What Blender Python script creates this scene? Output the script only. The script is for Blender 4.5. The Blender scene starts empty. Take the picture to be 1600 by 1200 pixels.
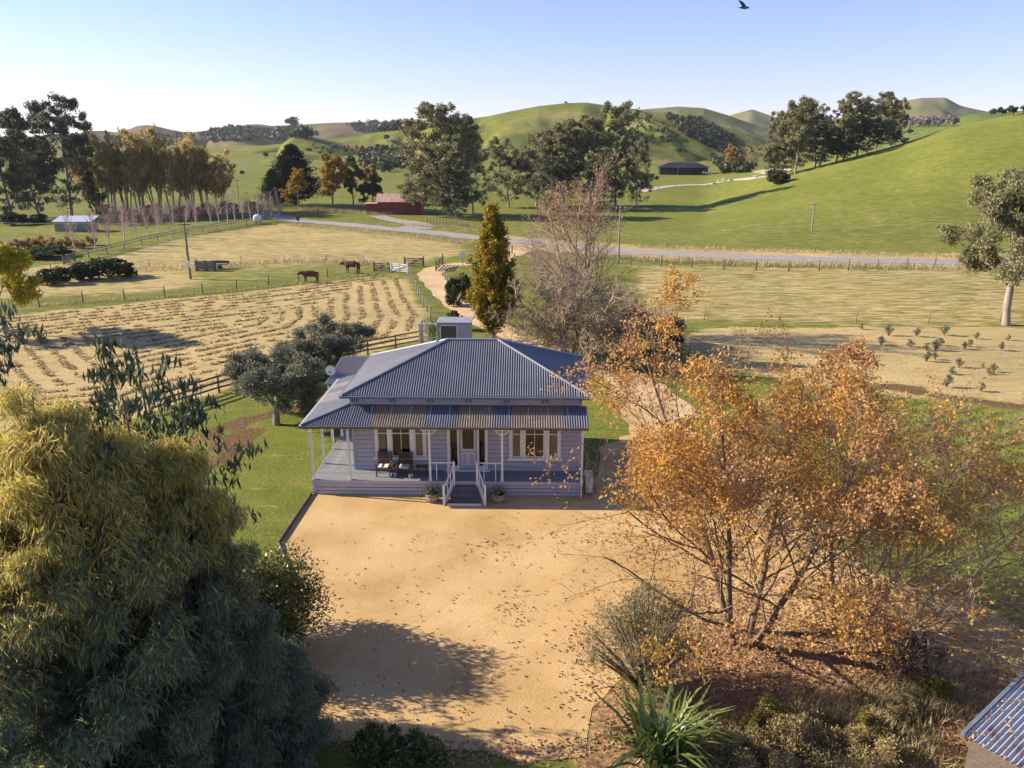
import bpy, bmesh, math, random
import numpy as np
from mathutils import Vector, Matrix

# ------------------------------------------------------------------ camera, sky, sun, exposure
scene = bpy.context.scene
COL = scene.collection
CAM_H = 15.8
PITCH = math.radians(16.9)
FPX = 1220.0
cam_data = bpy.data.cameras.new("camera")
cam_data.sensor_width = 36.0
cam_data.lens = 36.0 * FPX / 1600.0
cam_data.clip_start = 0.1
cam_data.clip_end = 12000
cam = bpy.data.objects.new("camera", cam_data)
cam.location = (0, 0, CAM_H)
cam.rotation_euler = (math.pi / 2 - PITCH, 0, 0)
COL.objects.link(cam)
scene.camera = cam

SUN_EL = math.radians(26.0)
SUN_TO = Vector((-0.985, 0.17, 0)).normalized() * math.cos(SUN_EL) + Vector((0, 0, math.sin(SUN_EL)))
world = bpy.data.worlds.new("World")
scene.world = world
world.use_nodes = True
wn = world.node_tree.nodes
wl = world.node_tree.links
wn.clear()
sky = wn.new("ShaderNodeTexSky")
sky.sky_type = 'NISHITA'
sky.sun_disc = False
sky.sun_elevation = SUN_EL
sky.sun_rotation = math.atan2(SUN_TO.x, SUN_TO.y)
sky.altitude = 100
sky.air_density = 1.0
sky.dust_density = 0.0
sky.ozone_density = 4.0
bg = wn.new("ShaderNodeBackground")
bg.inputs["Strength"].default_value = 0.082
wo = wn.new("ShaderNodeOutputWorld")
tint = wn.new('ShaderNodeMix'); tint.data_type = 'RGBA'; tint.blend_type = 'MULTIPLY'
tint.inputs[0].default_value = 1.0; tint.inputs[7].default_value = (1.02, 0.85, 1.05, 1)
wl.new(sky.outputs[0], tint.inputs[6])
wl.new(tint.outputs[2], bg.inputs[0])
wl.new(bg.outputs[0], wo.inputs[0])

sun_data = bpy.data.lights.new("sun", 'SUN')
sun_data.energy = 4.8
sun_data.angle = math.radians(0.55)
sun_data.color = (1.0, 0.86, 0.68)
sun = bpy.data.objects.new("sun", sun_data)
sun.rotation_euler = SUN_TO.to_track_quat('Z', 'Y').to_euler()
COL.objects.link(sun)

scene.view_settings.view_transform = 'Standard'
scene.view_settings.look = 'None'
scene.view_settings.gamma = 1.0
scene.view_settings.use_curve_mapping = False
scene.view_settings.exposure = 1.24
scene.render.engine = 'CYCLES'
scene.cycles.use_denoising = True
scene.cycles.max_bounces = 6
scene.cycles.diffuse_bounces = 3
scene.cycles.transparent_max_bounces = 8
scene.cycles.volume_bounces = 0
scene.cycles.caustics_reflective = False
scene.cycles.caustics_refractive = False

rnd = random.Random(7)
npr = np.random.default_rng(7)

# ------------------------------------------------------------------ small helpers
def smooth(u):
    u = np.clip(u, 0, 1)
    return u * u * (3 - 2 * u)

def vnoise(x, y, seed=0):
    """value noise in 0..1, vectorised"""
    x = np.asarray(x, float); y = np.asarray(y, float)
    xi = np.floor(x).astype(np.int64); yi = np.floor(y).astype(np.int64)
    fx = x - xi; fy = y - yi
    fx = fx * fx * (3 - 2 * fx); fy = fy * fy * (3 - 2 * fy)
    def h(a, b):
        n = (a * 374761393 + b * 668265263 + seed * 974634777) & 0x7fffffff
        n = ((n ^ (n >> 13)) * 1274126177) & 0x7fffffff
        n = n ^ (n >> 16)
        return (n % 100003) / 100003.0
    return ((h(xi, yi) * (1 - fx) + h(xi + 1, yi) * fx) * (1 - fy)
            + (h(xi, yi + 1) * (1 - fx) + h(xi + 1, yi + 1) * fx) * fy)

def fbm(x, y, seed=0, octv=4):
    s = 0; a = 0.5; t = 0
    for k in range(octv):
        s = s + a * vnoise(x * 2 ** k, y * 2 ** k, seed + k * 17)
        t += a; a *= 0.5
    return s / t

def ray(px, py):
    u = (px - 800) / FPX; v = (py - 600) / FPX
    return np.array([u, math.cos(PITCH) - v * math.sin(PITCH), -math.sin(PITCH) - v * math.cos(PITCH)])

def col_t(px, py):
    d = ray(px, py)
    return d[0] / d[1], d[2] / d[1]

# ------------------------------------------------------------------ terrain height
RIDGE = [(880, 352), (1000, 338), (1100, 318), (1200, 290), (1300, 262), (1400, 236), (1480, 207), (1600, 180), (1750, 152), (2000, 130), (2600, 110)]
RT = np.array([col_t(*p)[0] for p in RIDGE])
RZ = np.array([max(0.0, CAM_H + col_t(*p)[1] * 232.0) for p in RIDGE])

def H(x, y):
    """the near terrain: flat farm, a gentle rise of the valley, the green slope at the east side"""
    x = np.asarray(x, float); y = np.asarray(y, float)
    z = 5.0 * smooth((y - 170) / 200) + 12.0 * smooth((y - 420) / 600)
    ys = np.maximum(y, 40.0)
    t = x / ys
    cz = np.interp(t, RT, RZ)
    u = (y - 126) / (232 - 126)
    up = smooth(u)
    down = 1 - 0.75 * smooth((y - 236) / 170)
    z = z + cz * up * down
    far = smooth((np.hypot(x, y - 40) - 60) / 80)
    z = z + far * (fbm(x / 38, y / 38, 3) - 0.5) * 1.2
    return z

class Hill:
    """a hill range: crest profile along the view's horizon, its foot and back, as a height function"""
    def __init__(self, prof, yc, y0, yb, seed, relief, lobes=0.0):
        self.t = np.array([col_t(*p)[0] for p in prof])
        self.z = np.array([CAM_H + col_t(*p)[1] * yc for p in prof])
        self.yc, self.y0, self.yb, self.seed, self.relief, self.lobes = yc, y0, yb, seed, relief, lobes
    def height(self, x, y):
        x = np.asarray(x, float); y = np.asarray(y, float)
        t = x / np.maximum(y, 1.0)
        cz = np.interp(t, self.t, self.z)
        u = (y - self.y0) / (self.yc - self.y0)
        sh = np.clip(u, 0, 1) ** 1.05
        sh = 0.55 * sh + 0.45 * smooth(u)
        back = 1 - 0.9 * smooth((y - self.yc) / (self.yb - self.yc))
        amp = self.relief * np.clip(u * 3, 0, 1) * np.clip((1.02 - u) * 3.2, 0, 1)
        L = self.yc / 9.0
        n = fbm(x / L, y / (L * 1.6), self.seed, 5) - 0.5
        g = np.abs(vnoise(x / (L * 0.8) + 1.5 * n, y / (L * 2.5), self.seed + 5) - 0.5) * 2
        return cz * sh * back + amp * (n * 1.1 - 0.5 * (1 - g) ** 2) - 3.0 * (1 - np.clip(u * 6, 0, 1))

HILLS = {
    'green_hill': Hill([(150, 262), (250, 250), (330, 236), (400, 228), (480, 221), (560, 212), (640, 197), (700, 189), (760, 181), (840, 166), (885, 161), (915, 160), (960, 165),
                        (1000, 171), (1050, 178), (1100, 190), (1140, 200), (1180, 213), (1240, 240), (1300, 262)], 820, 400, 1150, 11, 38),
    'brown_hills': Hill([(-500, 225), (-200, 214), (0, 216), (60, 212), (170, 208), (300, 206), (380, 198), (450, 195), (520, 191), (600, 190), (660, 187), (720, 186), (800, 190), (900, 205), (960, 225)], 1700, 1000, 2300, 23, 70),
    'rear_hill': Hill([(900, 205), (960, 185), (1000, 171), (1060, 166), (1100, 168), (1140, 180), (1180, 195), (1220, 205), (1280, 215), (1340, 225)], 1450, 900, 1900, 37, 30),
    'flat_topped_hills': Hill([(1060, 205), (1120, 192), (1145, 178), (1175, 170), (1210, 183), (1280, 190), (1380, 172), (1410, 158), (1440, 152), (1478, 152), (1500, 164), (1560, 178), (1650, 184), (1900, 180), (2300, 200)], 2300, 1500, 3000, 41, 60),
    'wooded_hill': Hill([(1330, 228), (1380, 208), (1430, 196), (1480, 186), (1530, 176), (1600, 172), (1700, 165), (1900, 160), (2300, 175)], 900, 480, 1300, 53, 14),
}

def surf(x, y):
    z = H(x, y)
    for h in HILLS.values():
        z = np.maximum(z, h.height(x, y))
    return z

_ys = np.concatenate([np.arange(12, 140, 0.1), np.arange(140, 500, 0.5), np.arange(500, 3000, 3.0)])
def spot(px, py, near=0.0):
    """the place on the terrain that the photograph shows at (px, py)"""
    d = ray(px, py)
    k = _ys / d[1]
    xs = d[0] * k; zs = CAM_H + d[2] * k
    hit = (surf(xs, _ys) >= zs) & (_ys > near)
    i = int(np.argmax(hit)) if hit.any() else len(_ys) - 1
    return Vector((float(xs[i]), float(_ys[i]), float(surf(xs[i], _ys[i]))))

def at(px, y, z=None):
    """a place on the terrain at depth y in the direction of column px"""
    v = (np.array([300.0]))[0]
    x = (px - 800) / FPX * (y * math.cos(PITCH) + (CAM_H - 1) * math.sin(PITCH))
    return Vector((x, y, float(surf(x, y)) if z is None else z))

def top_height(px, py, y):
    """height above sea level that row py has at depth y"""
    return CAM_H + col_t(px, py)[1] * y

# ------------------------------------------------------------------ objects
def tag(o, label=None, cat=None, group=None, kind=None):
    if label: o["label"] = label
    if cat: o["category"] = cat
    if group: o["group"] = group
    if kind: o["kind"] = kind
    return o

def empty(name, loc=(0, 0, 0), rz=0.0, parent=None):
    o = bpy.data.objects.new(name, None)
    COL.objects.link(o)
    o.location = loc
    o.rotation_euler = (0, 0, rz)
    o.empty_display_size = 0.2
    if parent: o.parent = parent
    return o

def link(name, mesh, parent=None, loc=(0, 0, 0), rot=(0, 0, 0), scale=(1, 1, 1)):
    o = bpy.data.objects.new(name, mesh)
    COL.objects.link(o)
    o.location = loc; o.rotation_euler = rot; o.scale = scale
    if parent: o.parent = parent
    return o

def copy_tree(o, parent=None):
    c = o.copy()
    COL.objects.link(c)
    c.parent = parent
    for ch in o.children:
        copy_tree(ch, c)
    return c

def np_mesh(name, V, F, m=None, smooth_shade=False):
    """V (n,3), F (m,k) with one k"""
    me = bpy.data.meshes.new(name)
    V = np.asarray(V, np.float32); F = np.asarray(F, np.int32)
    k = F.shape[1]
    me.vertices.add(len(V)); me.vertices.foreach_set("co", V.ravel())
    me.loops.add(F.size); me.loops.foreach_set("vertex_index", F.ravel())
    me.polygons.add(len(F))
    me.polygons.foreach_set("loop_start", np.arange(0, F.size, k, dtype=np.int32))
    me.polygons.foreach_set("loop_total", np.full(len(F), k, np.int32))
    me.update(calc_edges=True)
    if smooth_shade:
        me.polygons.foreach_set("use_smooth", np.ones(len(F), bool))
    if m: me.materials.append(m)
    return me

class MB:
    """collects shapes and builds ONE mesh"""
    def __init__(self): self.v = []; self.f = []
    def box(self, x0, x1, y0, y1, z0, z1, M=None):
        b = len(self.v)
        for z in (z0, z1):
            for (x, y) in ((x0, y0), (x1, y0), (x1, y1), (x0, y1)):
                p = Vector((x, y, z))
                self.v.append(tuple(M @ p if M else p))
        for q in ((3, 2, 1, 0), (4, 5, 6, 7), (0, 1, 5, 4), (1, 2, 6, 5), (2, 3, 7, 6), (3, 0, 4, 7)):
            self.f.append(tuple(b + i for i in q))
        return self
    def bar(self, a, b, w, h, up=(0, 0, 1)):
        a = Vector(a); b = Vector(b); d = (b - a); L = d.length; d.normalize()
        s = d.cross(Vector(up))
        if s.length < 1e-4: s = d.cross(Vector((1, 0, 0)))
        s.normalize(); u = s.cross(d)
        M = Matrix(((s.x, d.x, u.x, a.x), (s.y, d.y, u.y, a.y), (s.z, d.z, u.z, a.z), (0, 0, 0, 1)))
        return self.box(-w / 2, w / 2, 0, L, -h / 2, h / 2, M)
    def tube(self, pts, radii, n=8, caps=True):
        pts = [Vector(p) for p in pts]; b0 = len(self.v)
        for i, p in enumerate(pts):
            d = (pts[min(i + 1, len(pts) - 1)] - pts[max(i - 1, 0)]).normalized()
            s = d.cross(Vector((0, 0, 1)))
            if s.length < 1e-3: s = d.cross(Vector((1, 0, 0)))
            s.normalize(); u = s.cross(d)
            r = radii[i] if hasattr(radii, '__len__') else radii
            for k in range(n):
                a = 2 * math.pi * k / n
                self.v.append(tuple(p + s * (math.cos(a) * r) + u * (math.sin(a) * r)))
        for i in range(len(pts) - 1):
            for k in range(n):
                a = b0 + i * n + k; c = b0 + i * n + (k + 1) % n
                self.f.append((a, c, c + n, a + n))
        if caps:
            self.f.append(tuple(b0 + k for k in range(n))[::-1])
            e = b0 + (len(pts) - 1) * n
            self.f.append(tuple(e + k for k in range(n)))
        return self
    def lathe(self, prof, n=14, c=(0, 0, 0)):
        """prof: (radius, z) pairs"""
        b0 = len(self.v)
        for (r, z) in prof:
            for k in range(n):
                a = 2 * math.pi * k / n
                self.v.append((c[0] + r * math.cos(a), c[1] + r * math.sin(a), c[2] + z))
        for i in range(len(prof) - 1):
            for k in range(n):
                a = b0 + i * n + k; d = b0 + i * n + (k + 1) % n
                self.f.append((a, d, d + n, a + n))
        self.f.append(tuple(b0 + k for k in range(n))[::-1])
        e = b0 + (len(prof) - 1) * n
        self.f.append(tuple(e + k for k in range(n)))
        return self
    def poly(self, pts):
        b = len(self.v)
        self.v += [tuple(p) for p in pts]
        self.f.append(tuple(range(b, b + len(pts))))
        return self
    def prism(self, pts, h):
        """a flat outline (ccw, at its z) extruded down by h"""
        n = len(pts); b = len(self.v)
        self.v += [tuple(p) for p in pts] + [(p[0], p[1], p[2] - h) for p in pts]
        self.f.append(tuple(range(b, b + n)))
        self.f.append(tuple(range(b + 2 * n - 1, b + n - 1, -1)))
        for i in range(n):
            j = (i + 1) % n
            self.f.append((b + j, b + i, b + n + i, b + n + j))
        return self
    def mesh(self, name, m, smooth_shade=False):
        me = bpy.data.meshes.new(name)
        me.from_pydata(self.v, [], self.f)
        me.update()
        if smooth_shade:
            me.polygons.foreach_set("use_smooth", np.ones(len(self.f), bool))
        if m: me.materials.append(m)
        return me
    def build(self, name, m, parent=None, loc=(0, 0, 0), rz=0.0, smooth_shade=False):
        return link(name, self.mesh(name, m, smooth_shade), parent, loc, (0, 0, rz))

# ------------------------------------------------------------------ materials
def new_mat(name):
    m = bpy.data.materials.new(name)
    m.use_nodes = True
    nt = m.node_tree
    for n in list(nt.nodes): nt.nodes.remove(n)
    out = nt.nodes.new("ShaderNodeOutputMaterial")
    return m, nt, out

def rgb(c): return (c[0], c[1], c[2], 1.0)

def noise_node(nt, scale, detail=6, rough=0.6, coord='Object', stretch=None, dist=0.0):
    tc = nt.nodes.new("ShaderNodeTexCoord")
    nz = nt.nodes.new("ShaderNodeTexNoise")
    nz.inputs["Scale"].default_value = scale
    nz.inputs["Detail"].default_value = detail
    nz.inputs["Roughness"].default_value = rough
    nz.inputs["Distortion"].default_value = dist
    if stretch:
        mp = nt.nodes.new("ShaderNodeMapping")
        mp.inputs["Scale"].default_value = stretch
        nt.links.new(tc.outputs[coord], mp.inputs["Vector"])
        nt.links.new(mp.outputs[0], nz.inputs["Vector"])
    else:
        nt.links.new(tc.outputs[coord], nz.inputs["Vector"])
    return nz

def ramp(nt, fac, stops):
    r = nt.nodes.new("ShaderNodeValToRGB")
    el = r.color_ramp.elements
    while len(el) > 1: el.remove(el[-1])
    el[0].position = stops[0][0]; el[0].color = rgb(stops[0][1])
    for p, c in stops[1:]:
        e = el.new(p); e.color = rgb(c)
    nt.links.new(fac, r.inputs[0])
    return r

def mixc(nt, fac, a, b, blend='MIX'):
    x = nt.nodes.new("ShaderNodeMix"); x.data_type = 'RGBA'; x.blend_type = blend
    for sock, val in ((x.inputs[0], fac), (x.inputs[6], a), (x.inputs[7], b)):
        if hasattr(val, 'is_linked') or hasattr(val, 'links'): nt.links.new(val, sock)
        elif isinstance(val, (int, float)): sock.default_value = val
        else: sock.default_value = rgb(val)
    return x.outputs[2]

def pmat(name, c1, c2=None, scale=3.0, rough=0.7, bump=0.0, bscale=None, spec=0.3, metal=0.0, stretch=None, lo=0.35, hi=0.65):
    """noise between two colours, with fine relief"""
    m, nt, out = new_mat(name)
    b = nt.nodes.new("ShaderNodeBsdfPrincipled")
    b.inputs["Roughness"].default_value = rough
    b.inputs["Specular IOR Level"].default_value = spec
    b.inputs["Metallic"].default_value = metal
    if c2 is None: c2 = tuple(x * 0.8 for x in c1)
    nz = noise_node(nt, scale, stretch=stretch)
    r = ramp(nt, nz.outputs["Fac"], [(lo, c1), (hi, c2)])
    nt.links.new(r.outputs[0], b.inputs["Base Color"])
    if bump:
        n2 = noise_node(nt, bscale or scale * 4, stretch=stretch)
        bp = nt.nodes.new("ShaderNodeBump")
        bp.inputs["Strength"].default_value = bump
        bp.inputs["Distance"].default_value = 0.05
        nt.links.new(n2.outputs["Fac"], bp.inputs["Height"])
        nt.links.new(bp.outputs[0], b.inputs["Normal"])
    nt.links.new(b.outputs[0], out.inputs[0])
    return m

def leafmat(name, cols, trans=0.3, rough=0.55, patch=None, patch_scale=0.25, spec=0.25):
    """leaves: one colour per leaf, drifting in patches through the crown; light passes through"""
    m, nt, out = new_mat(name)
    g = nt.nodes.new("ShaderNodeNewGeometry")
    k = len(cols)
    r = ramp(nt, g.outputs["Random Per Island"], [((i + 0.5) / k, c) for i, c in enumerate(cols)])
    colr = r.outputs[0]
    if patch:
        nz = noise_node(nt, patch_scale, detail=3)
        f = ramp(nt, nz.outputs["Fac"], [(0.42, (0, 0, 0)), (0.6, (1, 1, 1))])
        colr = mixc(nt, f.outputs[0], colr, patch)
    b = nt.nodes.new("ShaderNodeBsdfPrincipled")
    b.inputs["Roughness"].default_value = rough
    b.inputs["Specular IOR Level"].default_value = spec
    nt.links.new(colr, b.inputs["Base Color"])
    t = nt.nodes.new("ShaderNodeBsdfTranslucent")
    nt.links.new(colr, t.inputs[0])
    mx = nt.nodes.new("ShaderNodeMixShader")
    mx.inputs[0].default_value = trans
    nt.links.new(b.outputs[0], mx.inputs[1]); nt.links.new(t.outputs[0], mx.inputs[2])
    nt.links.new(mx.outputs[0], out.inputs[0])
    return m

# ------------------------------------------------------------------ ground
def sdist(X, Y, poly):
    """signed distance to a polygon, positive inside"""
    P = np.array([(p[0], p[1]) for p in poly]); Q = np.roll(P, -1, 0)
    d2 = np.full(X.shape, 1e18); ins = np.zeros(X.shape, bool)
    for (ax, ay), (bx, by) in zip(P, Q):
        ex, ey = bx - ax, by - ay
        k = np.clip(((X - ax) * ex + (Y - ay) * ey) / (ex * ex + ey * ey + 1e-9), 0, 1)
        d2 = np.minimum(d2, (X - ax - k * ex) ** 2 + (Y - ay - k * ey) ** 2)
        c = ((ay > Y) != (by > Y)) & (X < (bx - ax) * (Y - ay) / (by - ay + 1e-12) + ax)
        ins ^= c
    return np.where(ins, 1, -1) * np.sqrt(d2)

def soft(X, Y, poly, w):
    wob = (fbm(X / (w * 2 + 1), Y / (w * 2 + 1), 91, 3) - 0.5) * w * 1.6
    return smooth((sdist(X, Y, poly) + wob) / (2 * w) + 0.5)

def line_d(X, Y, pts):
    d2 = np.full(X.shape, 1e18)
    for a, b in zip(pts[:-1], pts[1:]):
        ex, ey = b[0] - a[0], b[1] - a[1]
        k = np.clip(((X - a[0]) * ex + (Y - a[1]) * ey) / (ex * ex + ey * ey + 1e-9), 0, 1)
        d2 = np.minimum(d2, (X - a[0] - k * ex) ** 2 + (Y - a[1] - k * ey) ** 2)
    return np.sqrt(d2)

def W(*pp): return [spot(*p) for p in pp]

PADDOCK = W((30, 492), (200, 474), (420, 452), (600, 428), (636, 432), (645, 455), (668, 492), (655, 533), (560, 553), (350, 606), (200, 655), (-160, 690), (-200, 500))
UPPER = W((-100, 470), (200, 460), (590, 420), (725, 400), (735, 380), (600, 362), (440, 349), (300, 368), (110, 412), (-100, 430))
COWSTRIP = W((290, 420), (560, 412), (640, 420), (640, 436), (480, 446), (320, 452))
RIGHT_STRAW = W((1290, 512), (1700, 512), (1900, 640), (1560, 636), (1400, 615), (1250, 600), (1120, 570), (1060, 535), (1100, 515))
RIGHT_PATCHY = W((980, 412), (1480, 420), (1900, 425), (1900, 512), (1300, 508), (1000, 500))
RIGHT_LAWN = W((1300, 630), (1450, 622), (1600, 645), (1900, 660), (1900, 960), (1500, 960), (1300, 800))
ROADSIDE = W((760, 388), (1000, 404), (1470, 420), (1900, 430), (1900, 396), (1460, 397), (1000, 384), (760, 366))
LITTER = W((880, 1180), (930, 1090), (1000, 1010), (1120, 960), (1300, 960), (1600, 1000), (1750, 1200), (1500, 1300), (900, 1330))
DARKSOIL = W((1280, 606), (1390, 608), (1480, 628), (1600, 640), (1600, 632), (1500, 618), (1400, 600))

def axis(parts):
    a = []
    for (s, e, st) in parts: a += list(np.arange(s, e, st))
    a.append(parts[-1][1])
    return np.array(a)
gx = axis([(-3600, -1000, 130), (-1000, -240, 30), (-240, -70, 4), (-70, 50, 0.6), (50, 240, 3), (240, 1000, 25), (1000, 3600, 130)])
gy = axis([(-400, -20, 30), (-20, 12, 3), (12, 90, 0.6), (90, 135, 1.0), (135, 420, 3), (420, 1000, 14), (1000, 3400, 80)])
GX, GY = np.meshgrid(gx, gy)
fx, fy = GX.ravel(), GY.ravel()
fz = H(fx, fy)
for h in HILLS.values():           # stay below the hill sheets
    fz = np.where(h.height(fx, fy) > fz + 0.5, fz - 1.0, fz)
nx, ny = len(gx), len(gy)
ii = (np.arange(ny - 1)[:, None] * nx + np.arange(nx - 1)[None, :]).ravel()
GF = np.stack([ii, ii + 1, ii + nx + 1, ii + nx], 1)

def ground_mat():
    m, nt, out = new_mat("pasture")
    def attr(n):
        a = nt.nodes.new("ShaderNodeAttribute"); a.attribute_name = n
        return a.outputs["Fac"]
    big = noise_node(nt, 0.06, 5, 0.6)
    mid = noise_node(nt, 0.55, 6, 0.65)
    fine = noise_node(nt, 5.0, 8, 0.7)
    streak = noise_node(nt, 1.1, 6, 0.7, stretch=(0.35, 1.3, 1), dist=0.6)
    green = ramp(nt, mid.outputs["Fac"], [(0.3, (0.11, 0.13, 0.022)), (0.5, (0.165, 0.185, 0.036)), (0.72, (0.25, 0.235, 0.065))])
    lush = ramp(nt, mid.outputs["Fac"], [(0.3, (0.125, 0.155, 0.026)), (0.55, (0.18, 0.205, 0.04)), (0.75, (0.235, 0.24, 0.06))])
    straw = ramp(nt, streak.outputs["Fac"], [(0.25, (0.27, 0.215, 0.085)), (0.42, (0.45, 0.35, 0.165)), (0.7, (0.56, 0.44, 0.235))])
    soil = ramp(nt, fine.outputs["Fac"], [(0.3, (0.085, 0.055, 0.03)), (0.7, (0.22, 0.145, 0.075))])
    litter = ramp(nt, fine.outputs["Fac"], [(0.3, (0.20, 0.125, 0.07)), (0.5, (0.38, 0.235, 0.125)), (0.7, (0.50, 0.33, 0.19))])
    c = mixc(nt, attr("lush"), green.outputs[0], lush.outputs[0])
    # straw comes in patches: attribute against noise
    def gate(a, nz, w=0.22):
        s = nt.nodes.new("ShaderNodeMath"); s.operation = 'ADD'
        nt.links.new(a, s.inputs[0])
        n2 = nt.nodes.new("ShaderNodeMath"); n2.operation = 'MULTIPLY_ADD'
        nt.links.new(nz, n2.inputs[0]); n2.inputs[1].default_value = 2.2; n2.inputs[2].default_value = -1.25
        nt.links.new(n2.outputs[0], s.inputs[1])
        r = nt.nodes.new("ShaderNodeMapRange"); r.interpolation_type = 'SMOOTHSTEP'
        r.inputs[1].default_value = 0.0; r.inputs[2].default_value = w * 2
        nt.links.new(s.outputs[0], r.inputs[0])
        return r.outputs[0]
    c = mixc(nt, gate(attr("straw"), streak.outputs["Fac"], 0.3), c, straw.outputs[0])
    c = mixc(nt, gate(attr("soil"), mid.outputs["Fac"]), c, soil.outputs[0])
    c = mixc(nt, gate(attr("litter"), mid.outputs["Fac"]), c, litter.outputs[0])
    # mown stripes on the side lawn
    tc = nt.nodes.new("ShaderNodeTexCoord")
    mp = nt.nodes.new("ShaderNodeMapping"); mp.inputs["Rotation"].default_value = (0, 0, math.radians(64))
    nt.links.new(tc.outputs["Object"], mp.inputs["Vector"])
    wv = nt.nodes.new("ShaderNodeTexWave"); wv.inputs["Scale"].default_value = 0.26; wv.inputs["Distortion"].default_value = 1.2
    wv.inputs["Detail"].default_value = 4; wv.inputs["Detail Scale"].default_value = 3
    nt.links.new(mp.outputs[0], wv.inputs["Vector"])
    wr = ramp(nt, wv.outputs["Fac"], [(0.10, (0.12, 0.13, 0.035)), (0.28, (0.165, 0.205, 0.032)), (1.0, (0.20, 0.24, 0.04))])
    c = mixc(nt, attr("stripe"), c, wr.outputs[0])
    f = ramp(nt, big.outputs["Fac"], [(0.3, (0.80, 0.82, 0.78)), (0.7, (1.12, 1.08, 1.0))])
    c = mixc(nt, 1.0, c, f.outputs[0], 'MULTIPLY')
    ff = ramp(nt, fine.outputs["Fac"], [(0.3, (0.78, 0.80, 0.76)), (0.68, (1.16, 1.13, 1.10))])
    c = mixc(nt, 1.0, c, ff.outputs[0], 'MULTIPLY')
    b = nt.nodes.new("ShaderNodeBsdfPrincipled")
    b.inputs["Roughness"].default_value = 0.9
    b.inputs["Specular IOR Level"].default_value = 0.1
    nt.links.new(c, b.inputs["Base Color"])
    bp = nt.nodes.new("ShaderNodeBump"); bp.inputs["Strength"].default_value = 0.9; bp.inputs["Distance"].default_value = 0.12
    ad = nt.nodes.new("ShaderNodeMath"); ad.operation = 'ADD'
    nt.links.new(fine.outputs["Fac"], ad.inputs[0]); nt.links.new(streak.outputs["Fac"], ad.inputs[1])
    nt.links.new(ad.outputs[0], bp.inputs["Height"])
    nt.links.new(bp.outputs[0], b.inputs["Normal"])
    nt.links.new(b.outputs[0], out.inputs[0])
    return m
M = {}
M['ground'] = ground_mat()

gm = np_mesh("ground", np.stack([fx, fy, fz], 1), GF, M['ground'], True)
nearm = (np.abs(fx) < 260) & (fy > 5) & (fy < 500)
def zone(fn):
    a = np.zeros(len(fx), np.float32)
    a[nearm] = fn(fx[nearm], fy[nearm])
    return a
def z_straw(X, Y):
    a = 1.25 * soft(X, Y, PADDOCK, 1.0)
    # greener along the wire fence and near the drive
    g = 0.75 * smooth(1 - line_d(X, Y, W((60, 478), (330, 460), (600, 428), (640, 440), (668, 490))) / 6.5)
    a = a * (1 - 0.55 * g)
    a = np.maximum(a, 0.58 * soft(X, Y, UPPER, 2.0))
    a = a * (1 - 0.55 * soft(X, Y, COWSTRIP, 1.5))
    a = np.maximum(a, 1.3 * soft(X, Y, RIGHT_STRAW, 1.0))
    a = np.maximum(a, 0.50 * soft(X, Y, RIGHT_PATCHY, 2.0))
    a = np.maximum(a, 0.75 * soft(X, Y, ROADSIDE, 2.5))
    a = np.maximum(a, 0.16 * smooth((Y - 120) / 20) * smooth((190 - Y) / 40))
    return a
def z_lush(X, Y):
    a = smooth((X - 10) / 30) * smooth((Y - 110) / 30)
    a = np.maximum(a, smooth((60 - Y) / 8) * 0.9)
    a = np.maximum(a, 0.7 * soft(X, Y, COWSTRIP, 2.0))
    a = np.maximum(a, 0.8 * smooth((Y - 190) / 60))
    return a
def z_soil(X, Y):
    a = 0.95 * soft(X, Y, DARKSOIL, 0.8)
    for pts, w, s in ((((300, 690), (340, 672), (390, 655)), 0.55, 0.75), (((345, 720), (372, 695), (395, 675)), 0.5, 0.9), (((330, 705), (352, 690), (372, 668)), 0.4, 0.7),
                      (((425, 648), (445, 640), (470, 634)), 0.6, 0.7)):
        a = np.maximum(a, s * smooth(1.6 - line_d(X, Y, W(*pts)) / w))
    a = np.maximum(a, 0.75 * smooth(1.5 - line_d(X, Y, W((560, 358 + 0), (470, 372), (400, 376))) / 1.2) * 0)
    return a
def z_litter(X, Y): return soft(X, Y, LITTER, 1.2)
def z_stripe(X, Y): return soft(X, Y, RIGHT_LAWN, 0.8)
for nme, fn in (("straw", z_straw), ("lush", z_lush), ("soil", z_soil), ("litter", z_litter), ("stripe", z_stripe)):
    at_ = gm.attributes.new(nme, 'FLOAT', 'POINT')
    at_.data.foreach_set("value", zone(fn))
tag(link("ground", gm), kind="structure", label="farm pasture, lawns and raked hay paddocks around the villa", cat="ground")

# hills
def hill_mat(name, cols, scale, spots, dark):
    m, nt, out = new_mat(name)
    n1 = noise_node(nt, scale, 7, 0.62)
    n2 = noise_node(nt, scale * 6, 8, 0.7, stretch=(1, 1, 3.5), dist=0.5)
    r = ramp(nt, n1.outputs["Fac"], [(0.32, cols[0]), (0.5, cols[1]), (0.68, cols[2])])
    f = ramp(nt, n2.outputs["Fac"], [(0.56, (0, 0, 0)), (0.66, (spots, spots, spots))])
    c = mixc(nt, f.outputs[0], r.outputs[0], dark)
    b = nt.nodes.new("ShaderNodeBsdfPrincipled")
    b.inputs["Roughness"].default_value = 0.95; b.inputs["Specular IOR Level"].default_value = 0.05
    nt.links.new(c, b.inputs["Base Color"])
    bp = nt.nodes.new("ShaderNodeBump"); bp.inputs["Strength"].default_value = 0.7; bp.inputs["Distance"].default_value = 3.0
    nt.links.new(n2.outputs["Fac"], bp.inputs["Height"]); nt.links.new(bp.outputs[0], b.inputs["Normal"])
    nt.links.new(b.outputs[0], out.inputs[0])
    return m
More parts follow.
